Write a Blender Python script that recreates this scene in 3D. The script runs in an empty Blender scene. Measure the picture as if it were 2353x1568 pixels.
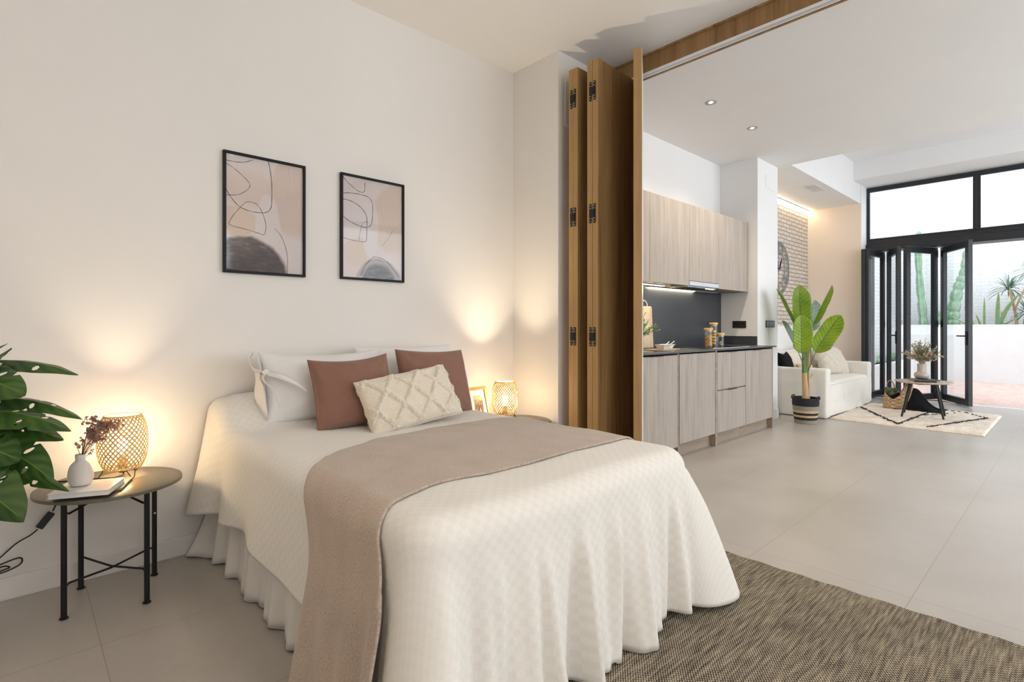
import bpy, bmesh, math, random
from mathutils import Vector, Matrix, Euler, noise
R = math.radians
sc = bpy.context.scene
col = sc.collection

# ------------------------------------------------------------------ camera, sky, exposure
YAW = math.atan((2484 - 1176.5) / 1216.0)
cam_d = bpy.data.cameras.new('camera')
cam = bpy.data.objects.new('camera', cam_d)
col.objects.link(cam)
cam.location = (0, 0, 1.07)
cam.rotation_euler = (R(90), 0, YAW - R(90))
cam_d.sensor_width = 36
cam_d.lens = 1216 / 2353 * 36
cam_d.shift_y = -32 / 2353
cam_d.clip_start = .02
sc.camera = cam
SKY = 2.75
w = bpy.data.worlds.new('sky'); sc.world = w; w.use_nodes = True
w.node_tree.nodes['Background'].inputs[0].default_value = (.90, .95, 1.0, 1)
w.node_tree.nodes['Background'].inputs[1].default_value = SKY
sc.view_settings.view_transform = 'Standard'
sc.view_settings.look = 'None'
sc.view_settings.gamma = 1
sc.view_settings.use_curve_mapping = False
sc.view_settings.exposure = 0.68
cy = sc.cycles
cy.max_bounces = 9; cy.diffuse_bounces = 5; cy.glossy_bounces = 4; cy.transmission_bounces = 6; cy.transparent_max_bounces = 12
cy.caustics_reflective = False; cy.caustics_refractive = False
cy.sample_clamp_indirect = 6
cy.use_denoising = True
try: cy.use_light_tree = True
except Exception: pass

def portal(name, loc, rot, sx, sy):
    l = bpy.data.lights.new(name, 'AREA'); l.shape = 'RECTANGLE'; l.size = sx; l.size_y = sy
    l.cycles.is_portal = True
    o = bpy.data.objects.new(name, l); o.location = loc; o.rotation_euler = rot; col.objects.link(o)
portal('window_portal', (9.95, 0, 1.65), (0, R(90), 0), 3.3, 4.7)
portal('added_side_opening_portal', (6.4, -3.12, 1.47), (R(90), 0, 0), 5.6, 2.75)  # serves the side opening added for daylight
portal('added_bedroom_opening_portal', (1.0, -2.12, 1.65), (R(90), 0, 0), 2.2, 1.5)  # serves the unseen bedroom opening added for fill light

# ------------------------------------------------------------------ materials
def nt(name):
    m = bpy.data.materials.new(name); m.use_nodes = True
    t = m.node_tree; b = t.nodes['Principled BSDF']
    return m, t, b
def N(t, kind, **kw):
    n = t.nodes.new(kind)
    for k, v in kw.items():
        if k in n.inputs.keys(): n.inputs[k].default_value = v
        else: setattr(n, k, v)
    return n
def lk(t, a, b): t.links.new(a, b)
def c4(c): return (c[0], c[1], c[2], 1)
def ramp(t, stops):
    r = t.nodes.new('ShaderNodeValToRGB'); e = r.color_ramp.elements
    while len(e) < len(stops): e.new(.5)
    for i, (p, c) in enumerate(stops): e[i].position = p; e[i].color = c4(c)
    return r
def coords(t, kind='Object', scale=(1, 1, 1), rot=(0, 0, 0), loc=(0, 0, 0)):
    tc = t.nodes.new('ShaderNodeTexCoord'); mp = t.nodes.new('ShaderNodeMapping')
    mp.inputs['Scale'].default_value = scale; mp.inputs['Rotation'].default_value = rot; mp.inputs['Location'].default_value = loc
    lk(t, tc.outputs[kind], mp.inputs['Vector']); return mp.outputs['Vector']
def bump(t, b, h, strength=.3, dist=.01, prev=None):
    n = t.nodes.new('ShaderNodeBump'); n.inputs['Strength'].default_value = strength; n.inputs['Distance'].default_value = dist
    lk(t, h, n.inputs['Height'])
    if prev is not None: lk(t, prev, n.inputs['Normal'])
    lk(t, n.outputs['Normal'], b.inputs['Normal']); return n.outputs['Normal']
def plain(name, c, rough=.5, metal=0., spec=None, var=.05, scale=8, bmp=0., bscale=60, sss=0):
    m, t, b = nt(name)
    b.inputs['Roughness'].default_value = rough; b.inputs['Metallic'].default_value = metal
    if spec is not None: b.inputs['Specular IOR Level'].default_value = spec
    v = coords(t)
    n = N(t, 'ShaderNodeTexNoise', Scale=scale, Detail=4.0); lk(t, v, n.inputs['Vector'])
    r = ramp(t, [(.3, [x * (1 - var) for x in c]), (.7, [min(1, x * (1 + var)) for x in c])])
    lk(t, n.outputs['Fac'], r.inputs[0]); lk(t, r.outputs[0], b.inputs['Base Color'])
    if bmp:
        n2 = N(t, 'ShaderNodeTexNoise', Scale=bscale, Detail=3.0); lk(t, v, n2.inputs['Vector'])
        bump(t, b, n2.outputs['Fac'], bmp, .004)
    return m
def wood(name, c1, c2, c3, rough=.5, scale=1., axis='z', spec=.3):
    m, t, b = nt(name)
    b.inputs['Roughness'].default_value = rough; b.inputs['Specular IOR Level'].default_value = spec
    s = {'z': (9, 9, .55), 'x': (.55, 9, 9), 'y': (9, .55, 9)}[axis]
    v = coords(t, scale=[k * scale for k in s])
    n = N(t, 'ShaderNodeTexNoise', Scale=1.6, Detail=8.0, Roughness=.62, Distortion=.6); lk(t, v, n.inputs['Vector'])
    s2 = [k * scale * (6 if k > 1 else 1.2) for k in s]
    v2 = coords(t, scale=s2); n2 = N(t, 'ShaderNodeTexNoise', Scale=2., Detail=4.0); lk(t, v2, n2.inputs['Vector'])
    ma = N(t, 'ShaderNodeMath', operation='MULTIPLY_ADD'); lk(t, n2.outputs['Fac'], ma.inputs[0]); ma.inputs[1].default_value = .35
    lk(t, n.outputs['Fac'], ma.inputs[2])
    r = ramp(t, [(.48, c3), (.62, c1), (.82, c2)]); lk(t, ma.outputs[0], r.inputs[0]); lk(t, r.outputs[0], b.inputs['Base Color'])
    bump(t, b, n2.outputs['Fac'], .08, .002)
    return m
def emit(name, c, s):
    m, t, b = nt(name); b.inputs['Emission Color'].default_value = c4(c); b.inputs['Emission Strength'].default_value = s
    b.inputs['Base Color'].default_value = c4(c); return m
def brick(name, c1, c2, mortar, bw, rh, ms, plane='xz', bmp=.6, rough=.85, distort=.012, dist=.012, stain=None):
    m, t, b = nt(name); b.inputs['Roughness'].default_value = rough; b.inputs['Specular IOR Level'].default_value = .2
    tc = t.nodes.new('ShaderNodeTexCoord'); sp = t.nodes.new('ShaderNodeSeparateXYZ'); lk(t, tc.outputs['Object'], sp.inputs[0])
    cb = t.nodes.new('ShaderNodeCombineXYZ'); ax = {'x': 0, 'y': 1, 'z': 2}
    lk(t, sp.outputs[ax[plane[0]]], cb.inputs[0]); lk(t, sp.outputs[ax[plane[1]]], cb.inputs[1])
    n = N(t, 'ShaderNodeTexNoise', Scale=5., Detail=3.); lk(t, tc.outputs['Object'], n.inputs['Vector'])
    vm = N(t, 'ShaderNodeVectorMath', operation='MULTIPLY_ADD'); lk(t, n.outputs['Color'], vm.inputs[0]); vm.inputs[1].default_value = (distort * 3,) * 3
    lk(t, cb.outputs[0], vm.inputs[2])
    br = N(t, 'ShaderNodeTexBrick', Scale=1.0); br.inputs['Brick Width'].default_value = bw; br.inputs['Row Height'].default_value = rh
    br.inputs['Mortar Size'].default_value = ms; br.inputs['Mortar Smooth'].default_value = .4
    br.inputs['Color1'].default_value = c4(c1); br.inputs['Color2'].default_value = c4(c2); br.inputs['Mortar'].default_value = c4(mortar)
    lk(t, vm.outputs[0], br.inputs['Vector'])
    n2 = N(t, 'ShaderNodeTexNoise', Scale=30., Detail=5.); lk(t, tc.outputs['Object'], n2.inputs['Vector'])
    mx = N(t, 'ShaderNodeMixRGB', blend_type='MULTIPLY'); mx.inputs[0].default_value = .5
    rr = ramp(t, [(.25, (.72, .70, .68)), (.6, (1, 1, 1))]); lk(t, n2.outputs['Fac'], rr.inputs[0])
    lk(t, br.outputs['Color'], mx.inputs[1]); lk(t, rr.outputs[0], mx.inputs[2]); lk(t, mx.outputs[0], b.inputs['Base Color'])
    iv = N(t, 'ShaderNodeMath', operation='SUBTRACT'); iv.inputs[0].default_value = 1.; lk(t, br.outputs['Fac'], iv.inputs[1])
    a = N(t, 'ShaderNodeMath', operation='MULTIPLY_ADD'); lk(t, n2.outputs['Fac'], a.inputs[0]); a.inputs[1].default_value = .35; lk(t, iv.outputs[0], a.inputs[2])
    bump(t, b, a.outputs[0], bmp, dist)
    return m

M = {}
M['wall'] = plain('wall_paint', (.79, .765, .735), .85, spec=.15, var=.012, scale=2)
M['white'] = plain('white_paint', (.83, .83, .83), .8, spec=.2, var=.01, scale=2)
M['wallbeige'] = plain('beige_paint', (.80, .70, .61), .85, spec=.15, var=.012, scale=2)
M['ceil'] = plain('ceiling_paint', (.80, .79, .775), .9, spec=.1, var=.01, scale=2)
M['base'] = plain('baseboard_paint', (.78, .76, .74), .45, var=.01)
M['oak'] = wood('oak_veneer', (.265, .155, .062), (.36, .22, .095), (.15, .08, .03), .5)
M['oakedge'] = wood('oak_edge', (.385, .24, .10), (.43, .275, .12), (.33, .20, .08), .5, 1.4)
M['oakface'] = wood('oak_fascia', (.27, .155, .068), (.34, .20, .09), (.18, .095, .04), .5, 1.)
M['pale'] = wood('pale_laminate', (.385, .335, .292), (.445, .395, .35), (.325, .285, .25), .42, 1.9)
M['palebrown'] = wood('pale_laminate_edge', (.33, .265, .205), (.39, .315, .25), (.26, .20, .15), .5, 1.5, 'x')
M['litleaf'] = plain('painted_lit_face', (.70, .69, .68), .3, var=.02)  # pale tone paints the living-room light falling on the door leaf
M['blackm'] = plain('black_metal', (.010, .010, .011), .45, spec=.35, var=.1)
M['anthracite'] = plain('anthracite_aluminium', (.018, .021, .026), .4, var=.08)
M['blackp'] = plain('black_plastic', (.012, .012, .013), .35, var=.1)
M['chrome'] = plain('brushed_chrome', (.75, .76, .78), .22, 1., var=.03)
M['steel'] = plain('satin_steel', (.66, .68, .72), .32, .7, var=.04)
M['worktop'] = plain('dark_worktop', (.055, .06, .07), .28, spec=.6, var=.12, scale=20)
M['splash'] = plain('slate_blue_splashback', (.045, .05, .062), .30, spec=.6, var=.06, scale=3)
M['hob'] = plain('black_glass', (.008, .008, .009), .06, spec=.7, var=.0)
M['gold'] = plain('gilt_wood', (.62, .42, .16), .35, .25, var=.1)
M['bamboo'] = plain('bamboo_strip', (.74, .50, .22), .6, var=.15, scale=40)
M['ceramic'] = plain('matt_ceramic', (.74, .68, .645), .6, var=.03, bmp=.05)
M['glaze'] = plain('glazed_stoneware', (.50, .44, .385), .22, spec=.6, var=.06)
M['porcelain'] = plain('white_porcelain', (.80, .79, .77), .2, var=.01)
M['paper'] = plain('paper_white', (.82, .81, .80), .6, var=.03, scale=30)
M['kraft'] = plain('kraft_cover', (.33, .29, .17), .6, var=.06)
M['blackbook'] = plain('black_cover', (.012, .013, .014), .35, var=.1)
M['soil'] = plain('potting_soil', (.05, .035, .025), .95, var=.4, scale=60, bmp=.8)
M['lightwood'] = wood('light_ash_wood', (.60, .46, .31), (.70, .56, .40), (.50, .37, .24), .5, 3.)
M['tabletopwood'] = wood('grey_oak_top', (.52, .42, .33), (.62, .52, .42), (.42, .33, .26), .4, 3., 'x')
M['pasta'] = plain('dry_pasta', (.74, .44, .09), .55, var=.35, scale=90, bmp=1., bscale=120)
M['cord'] = plain('black_cord', (.012, .011, .010), .5, var=.05)
M['white_m'] = plain('white_metal', (.82, .82, .82), .35, var=.01)
M['tan'] = plain('tan_cloth', (.62, .46, .26), .85, var=.1, bmp=.3)
M['blackcloth'] = plain('black_knit', (.012, .012, .013), .95, spec=.1, var=.3, scale=120, bmp=.6, bscale=220)
M['whitewall_out'] = plain('white_render', (.72, .725, .73), .85, var=.02, bmp=.2, bscale=12)
M['coverwhite'] = plain('white_cotton', (.80, .79, .78), .9, spec=.15, var=.01, bmp=.15, bscale=260)
M['sheer'] = plain('skirt_cotton', (.76, .74, .71), .9, spec=.1, var=.02)
M['stem'] = plain('green_stem', (.10, .17, .04), .5, var=.2)
M['twig'] = plain('brown_twig', (.20, .10, .06), .7, var=.2)
M['trunk'] = wood('banana_trunk', (.50, .33, .19), (.62, .45, .28), (.34, .20, .11), .7, 4.)
M['blackframe'] = plain('black_frame', (.007, .007, .007), .5, spec=.25, var=.1)
M['rocker'] = plain('grey_plastic', (.16, .18, .21), .25, var=.03)
M['wire'] = plain('grey_wire', (.30, .31, .32), .5, .1, var=.1)

def fabric(name, c, rough=.95, fine=900., var=.12, bmp=.35, melange=.18, coord='UV'):
    m, t, b = nt(name); b.inputs['Roughness'].default_value = rough; b.inputs['Specular IOR Level'].default_value = .1
    b.inputs['Sheen Weight'].default_value = .25
    v = coords(t, coord)
    n = N(t, 'ShaderNodeTexNoise', Scale=fine / 4, Detail=3.); lk(t, v, n.inputs['Vector'])
    n2 = N(t, 'ShaderNodeTexNoise', Scale=9., Detail=3.); lk(t, v, n2.inputs['Vector'])
    a = N(t, 'ShaderNodeMath', operation='MULTIPLY_ADD'); lk(t, n2.outputs['Fac'], a.inputs[0]); a.inputs[1].default_value = .25; lk(t, n.outputs['Fac'], a.inputs[2])
    r = ramp(t, [(.42, [x * (1 - melange) for x in c]), (.85, [min(1, x * (1 + melange)) for x in c])]); lk(t, a.outputs[0], r.inputs[0])
    lk(t, r.outputs[0], b.inputs['Base Color'])
    wv = N(t, 'ShaderNodeTexChecker', Scale=fine / 2); lk(t, v, wv.inputs['Vector'])
    bump(t, b, wv.outputs['Fac'], bmp, .0015)
    return m
M['throw'] = fabric('taupe_wool', (.465, .38, .31), fine=700, melange=.22)
M['brick_pillow'] = fabric('terracotta_wool', (.255, .135, .10), fine=900, melange=.15)
M['cream'] = fabric('cream_cotton', (.72, .65, .54), fine=500, melange=.08)
M['sofa'] = fabric('slipcover_linen', (.80, .77, .71), fine=400, melange=.04, coord='Object')
M['sofapillow'] = fabric('ecru_tufted', (.72, .66, .57), fine=500, melange=.05)

def spread_mat():
    m, t, b = nt('waffle_bedspread'); b.inputs['Roughness'].default_value = .85; b.inputs['Specular IOR Level'].default_value = .2; b.inputs['Sheen Weight'].default_value = .15
    v = coords(t, 'UV', (1, 1, 1))
    ch = N(t, 'ShaderNodeTexChecker', Scale=1 / .021); lk(t, v, ch.inputs['Vector'])
    sp = t.nodes.new('ShaderNodeSeparateXYZ'); lk(t, v, sp.inputs[0])
    def saw(o, f):
        a = N(t, 'ShaderNodeMath', operation='MULTIPLY'); lk(t, sp.outputs[o], a.inputs[0]); a.inputs[1].default_value = f
        s = N(t, 'ShaderNodeMath', operation='SINE'); lk(t, a.outputs[0], s.inputs[0]); return s.outputs[0]
    sx = saw(0, 2 * math.pi / .0035); sy = saw(1, 2 * math.pi / .0035)
    mx = N(t, 'ShaderNodeMix', data_type='FLOAT'); lk(t, ch.outputs['Fac'], mx.inputs[0]); lk(t, sx, mx.inputs[2]); lk(t, sy, mx.inputs[3])
    a = N(t, 'ShaderNodeMath', operation='MULTIPLY_ADD'); lk(t, mx.outputs[0], a.inputs[0]); a.inputs[1].default_value = .35; lk(t, ch.outputs['Fac'], a.inputs[2])
    bump(t, b, a.outputs[0], .28, .0015)
    mc = N(t, 'ShaderNodeMixRGB'); mc.inputs[1].default_value = (.80, .775, .73, 1); mc.inputs[2].default_value = (.772, .745, .695, 1)
    lk(t, ch.outputs['Fac'], mc.inputs[0]); lk(t, mc.outputs[0], b.inputs['Base Color'])
    return m
M['spread'] = spread_mat()

def tile_mat():
    m, t, b = nt('porcelain_floor_tile')
    tc = t.nodes.new('ShaderNodeTexCoord'); sp = t.nodes.new('ShaderNodeSeparateXYZ'); lk(t, tc.outputs['Object'], sp.inputs[0])
    def line(o, off, pitch, wdt):
        a = N(t, 'ShaderNodeMath', operation='SUBTRACT'); lk(t, sp.outputs[o], a.inputs[0]); a.inputs[1].default_value = off - pitch / 2
        p = N(t, 'ShaderNodeMath', operation='PINGPONG'); lk(t, a.outputs[0], p.inputs[0]); p.inputs[1].default_value = pitch / 2
        g = N(t, 'ShaderNodeMath', operation='GREATER_THAN'); lk(t, p.outputs[0], g.inputs[0]); g.inputs[1].default_value = pitch / 2 - wdt / 2
        return g.outputs[0]
    lx = line(0, 2.58, 1.19, .0035); ly = line(1, .456, .597, .0035)
    mxx = N(t, 'ShaderNodeMath', operation='MAXIMUM'); lk(t, lx, mxx.inputs[0]); lk(t, ly, mxx.inputs[1])
    # per-tile tone
    def idx(o, off, pitch):
        a = N(t, 'ShaderNodeMath', operation='SUBTRACT'); lk(t, sp.outputs[o], a.inputs[0]); a.inputs[1].default_value = off
        d = N(t, 'ShaderNodeMath', operation='DIVIDE'); lk(t, a.outputs[0], d.inputs[0]); d.inputs[1].default_value = pitch
        f = N(t, 'ShaderNodeMath', operation='FLOOR'); lk(t, d.outputs[0], f.inputs[0]); return f.outputs[0]
    cb = t.nodes.new('ShaderNodeCombineXYZ'); lk(t, idx(0, 2.58, 1.19), cb.inputs[0]); lk(t, idx(1, .456, .597), cb.inputs[1])
    wn = t.nodes.new('ShaderNodeTexWhiteNoise'); lk(t, cb.outputs[0], wn.inputs['Vector'])
    n = N(t, 'ShaderNodeTexNoise', Scale=1.3, Detail=5., Roughness=.55, Distortion=.25); lk(t, tc.outputs['Object'], n.inputs['Vector'])
    n3 = N(t, 'ShaderNodeTexNoise', Scale=55., Detail=4.); lk(t, tc.outputs['Object'], n3.inputs['Vector'])
    a = N(t, 'ShaderNodeMath', operation='MULTIPLY_ADD'); lk(t, wn.outputs['Value'], a.inputs[0]); a.inputs[1].default_value = .10; lk(t, n.outputs['Fac'], a.inputs[2])
    a2 = N(t, 'ShaderNodeMath', operation='MULTIPLY_ADD'); lk(t, n3.outputs['Fac'], a2.inputs[0]); a2.inputs[1].default_value = .18; lk(t, a.outputs[0], a2.inputs[2])
    r = ramp(t, [(.38, (.355, .325, .292)), (.62, (.415, .385, .352)), (.88, (.47, .44, .408))]); lk(t, a2.outputs[0], r.inputs[0])
    mc = N(t, 'ShaderNodeMixRGB'); lk(t, mxx.outputs[0], mc.inputs[0]); lk(t, r.outputs[0], mc.inputs[1]); mc.inputs[2].default_value = (.33, .27, .23, 1)
    lk(t, mc.outputs[0], b.inputs['Base Color'])
    rr = ramp(t, [(.3, (.29,) * 3), (.8, (.35,) * 3)]); lk(t, n.outputs['Fac'], rr.inputs[0]); lk(t, rr.outputs[0], b.inputs['Roughness'])
    b.inputs['Specular IOR Level'].default_value = .45
    iv = N(t, 'ShaderNodeMath', operation='MULTIPLY_ADD'); lk(t, mxx.outputs[0], iv.inputs[0]); iv.inputs[1].default_value = -1.; lk(t, n3.outputs['Fac'], iv.inputs[2])
    bump(t, b, iv.outputs[0], .12, .002)
    return m
M['tile'] = tile_mat()

def rugmat():
    m, t, b = nt('woven_rug'); b.inputs['Roughness'].default_value = .95; b.inputs['Specular IOR Level'].default_value = .1
    v = coords(t, 'Object'); n = N(t, 'ShaderNodeTexNoise', Scale=25., Detail=3.); lk(t, v, n.inputs['Vector'])
    vm = N(t, 'ShaderNodeVectorMath', operation='MULTIPLY_ADD'); lk(t, n.outputs['Color'], vm.inputs[0]); vm.inputs[1].default_value = (.006, .006, 0); lk(t, v, vm.inputs[2])
    sp = t.nodes.new('ShaderNodeSeparateXYZ'); lk(t, vm.outputs[0], sp.inputs[0])
    def s(o, f):
        a = N(t, 'ShaderNodeMath', operation='MULTIPLY'); lk(t, sp.outputs[o], a.inputs[0]); a.inputs[1].default_value = 2 * math.pi / f
        q = N(t, 'ShaderNodeMath', operation='SINE'); lk(t, a.outputs[0], q.inputs[0]); return q.outputs[0]
    sx, sy = s(0, .0125), s(1, .0095)
    p = N(t, 'ShaderNodeMath', operation='MULTIPLY'); lk(t, sx, p.inputs[0]); lk(t, sy, p.inputs[1])
    mpv = N(t, 'ShaderNodeMapping'); mpv.inputs['Scale'].default_value = (9, 110, 1); lk(t, v, mpv.inputs[0])
    n2 = N(t, 'ShaderNodeTexNoise', Scale=1., Detail=4.); lk(t, mpv.outputs[0], n2.inputs['Vector'])
    n4 = N(t, 'ShaderNodeTexNoise', Scale=3., Detail=3.); lk(t, v, n4.inputs['Vector'])
    a = N(t, 'ShaderNodeMath', operation='MULTIPLY_ADD'); lk(t, p.outputs[0], a.inputs[0]); a.inputs[1].default_value = .42; lk(t, n2.outputs['Fac'], a.inputs[2])
    a3 = N(t, 'ShaderNodeMath', operation='MULTIPLY_ADD'); lk(t, n4.outputs['Fac'], a3.inputs[0]); a3.inputs[1].default_value = .3; lk(t, a.outputs[0], a3.inputs[2])
    r = ramp(t, [(.36, (.030, .026, .024)), (.62, (.22, .18, .14)), (.95, (.56, .475, .34))]); lk(t, a3.outputs[0], r.inputs[0])
    lk(t, r.outputs[0], b.inputs['Base Color'])
    bump(t, b, p.outputs[0], .8, .003)
    return m
M['rug'] = rugmat()
def shagmat():
    m, t, b = nt('shag_rug'); b.inputs['Roughness'].default_value = 1.; b.inputs['Specular IOR Level'].default_value = .05
    v = coords(t, 'Object', (1, 1.6, 1)); n = N(t, 'ShaderNodeTexNoise', Scale=4., Detail=6.); lk(t, v, n.inputs['Vector'])
    r = ramp(t, [(.3, (.72, .60, .47)), (.6, (.83, .77, .69))]); lk(t, n.outputs['Fac'], r.inputs[0]); lk(t, r.outputs[0], b.inputs['Base Color'])
    n2 = N(t, 'ShaderNodeTexNoise', Scale=70., Detail=3.); lk(t, v, n2.inputs['Vector']); bump(t, b, n2.outputs['Fac'], .8, .01)
    return m
M['shag'] = shagmat()
M['shagline'] = plain('charcoal_yarn', (.03, .03, .035), 1., var=.3, scale=60, bmp=.5)
M['brick_in'] = brick('whitewashed_brick', (.74, .67, .59), (.66, .59, .52), (.38, .275, .20), .215, .060, .0065, 'xz', .8, distort=.007)
M['brick_back'] = brick('white_painted_brick', (.76, .775, .79), (.73, .745, .76), (.64, .655, .68), .26, .072, .006, 'yz', .35, dist=.01)
M['brick_side'] = brick('white_painted_brick_side', (.76, .775, .79), (.72, .735, .75), (.56, .58, .61), .26, .072, .006, 'xz', .35, dist=.01)
M['terracotta'] = brick('terracotta_paving', (.56, .40, .35), (.62, .47, .42), (.58, .48, .44), .2, .1, .006, 'xy', .25)

def glassmat(name, tint=(1, 1, 1), refl=.08):
    m = bpy.data.materials.new(name); m.use_nodes = True; t = m.node_tree; t.nodes.clear()
    o = t.nodes.new('ShaderNodeOutputMaterial'); tr = t.nodes.new('ShaderNodeBsdfTransparent'); gl = t.nodes.new('ShaderNodeBsdfGlossy')
    tr.inputs[0].default_value = c4(tint); gl.inputs['Roughness'].default_value = .03
    lw = t.nodes.new('ShaderNodeLayerWeight'); lw.inputs[0].default_value = .5
    pw_ = N(t, 'ShaderNodeMath', operation='POWER'); lk(t, lw.outputs['Facing'], pw_.inputs[0]); pw_.inputs[1].default_value = 5.
    fr = N(t, 'ShaderNodeMath', operation='MULTIPLY_ADD'); lk(t, pw_.outputs[0], fr.inputs[0]); fr.inputs[1].default_value = .5; fr.inputs[2].default_value = refl / 2
    nz = N(t, 'ShaderNodeTexNoise', Scale=2.); lk(t, coords(t), nz.inputs['Vector'])
    bp = t.nodes.new('ShaderNodeBump'); bp.inputs['Strength'].default_value = .01; lk(t, nz.outputs['Fac'], bp.inputs['Height']); lk(t, bp.outputs[0], gl.inputs['Normal'])
    mx = t.nodes.new('ShaderNodeMixShader'); lk(t, fr.outputs[0], mx.inputs[0]); lk(t, tr.outputs[0], mx.inputs[1]); lk(t, gl.outputs[0], mx.inputs[2]); lk(t, mx.outputs[0], o.inputs[0])
    return m
M['glass'] = glassmat('window_glass', (.97, .985, .985)); M['jar'] = glassmat('jar_glass', (.95, .96, .96)); M['picglass'] = glassmat('picture_glass', (.99, .99, .99), .05)

def leafmat(name, c1, c2, c3=None, veins=14, rough=.4, trans=.25, edge=None):
    """leaf with UV: u across (-1..1 mapped 0..1), v along"""
    m, t, b = nt(name); b.inputs['Roughness'].default_value = rough; b.inputs['Specular IOR Level'].default_value = .45
    tc = t.nodes.new('ShaderNodeTexCoord'); sp = t.nodes.new('ShaderNodeSeparateXYZ'); lk(t, tc.outputs['UV'], sp.inputs[0])
    a = N(t, 'ShaderNodeMath', operation='SUBTRACT'); lk(t, sp.outputs[0], a.inputs[0]); a.inputs[1].default_value = .5
    ab = N(t, 'ShaderNodeMath', operation='ABSOLUTE'); lk(t, a.outputs[0], ab.inputs[0])
    q = N(t, 'ShaderNodeMath', operation='MULTIPLY_ADD'); lk(t, ab.outputs[0], q.inputs[0]); q.inputs[1].default_value = -.35; lk(t, sp.outputs[1], q.inputs[2])
    mu = N(t, 'ShaderNodeMath', operation='MULTIPLY'); lk(t, q.outputs[0], mu.inputs[0]); mu.inputs[1].default_value = veins * 6.283
    sn = N(t, 'ShaderNodeMath', operation='SINE'); lk(t, mu.outputs[0], sn.inputs[0])
    nz = N(t, 'ShaderNodeTexNoise', Scale=7., Detail=3.); lk(t, tc.outputs['Object'], nz.inputs['Vector'])
    f = N(t, 'ShaderNodeMath', operation='MULTIPLY_ADD'); lk(t, sn.outputs[0], f.inputs[0]); f.inputs[1].default_value = .10; lk(t, nz.outputs['Fac'], f.inputs[2])
    r = ramp(t, [(.3, c1), (.7, c2)]); lk(t, f.outputs[0], r.inputs[0])
    out = r.outputs[0]
    lt = N(t, 'ShaderNodeMath', operation='LESS_THAN'); lk(t, ab.outputs[0], lt.inputs[0]); lt.inputs[1].default_value = .018
    mc = N(t, 'ShaderNodeMixRGB'); lk(t, lt.outputs[0], mc.inputs[0]); lk(t, out, mc.inputs[1]); mc.inputs[2].default_value = c4(c3 or c2); out = mc.outputs[0]
    if edge:
        gt = N(t, 'ShaderNodeMath', operation='GREATER_THAN'); lk(t, ab.outputs[0], gt.inputs[0]); gt.inputs[1].default_value = .36
        me = N(t, 'ShaderNodeMixRGB'); lk(t, gt.outputs[0], me.inputs[0]); lk(t, out, me.inputs[1]); me.inputs[2].default_value = c4(edge); out = me.outputs[0]
    lk(t, out, b.inputs['Base Color'])
    bump(t, b, sn.outputs[0], .25, .003)
    tl = t.nodes.new('ShaderNodeBsdfTranslucent'); lk(t, out, tl.inputs[0])
    mx = t.nodes.new('ShaderNodeMixShader'); mx.inputs[0].default_value = trans
    lk(t, b.outputs[0], mx.inputs[1]); lk(t, tl.outputs[0], mx.inputs[2]); lk(t, mx.outputs[0], t.nodes['Material Output'].inputs[0])
    return m
M['banana'] = leafmat('banana_leaf', (.17, .30, .012), (.30, .45, .025), (.09, .16, .01), 11)
M['bananaold'] = leafmat('banana_leaf_dull', (.22, .30, .24), (.36, .46, .38), (.10, .16, .10), 9)
M['monstera'] = leafmat('monstera_leaf', (.030, .085, .020), (.080, .165, .03), (.14, .25, .035), 7, .35, .22)
M['snake'] = leafmat('snake_leaf', (.12, .22, .12), (.20, .32, .16), (.16, .28, .14), 20, .5, .1, (.62, .60, .28))
M['dracaena'] = leafmat('dracaena_leaf', (.10, .18, .13), (.20, .30, .22), None, 3, .5, .2)
M['herb'] = leafmat('herb_leaf', (.10, .25, .03), (.25, .45, .08), None, 3, .5, .3)
M['caladium'] = leafmat('variegated_leaf', (.30, .52, .32), (.75, .82, .72), None, 4, .5, .3)
M['drygreen'] = leafmat('dried_eucalyptus', (.12, .16, .10), (.27, .31, .21), None, 3, .7, .1)
M['drytan'] = leafmat('dried_grass', (.50, .42, .29), (.74, .66, .50), None, 3, .8, .2)
M['drypink'] = leafmat('dried_pink_petal', (.55, .36, .27), (.68, .48, .38), None, 3, .8, .2)
M['hydrangea'] = leafmat('dried_hydrangea', (.33, .19, .155), (.50, .32, .265), None, 3, .8, .25)
M['cactus'] = plain('cactus_skin', (.20, .33, .21), .55, var=.25, scale=10, bmp=.3)
M['cactusgrey'] = plain('cactus_old_skin', (.22, .29, .24), .6, var=.25, scale=14, bmp=.3)

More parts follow.
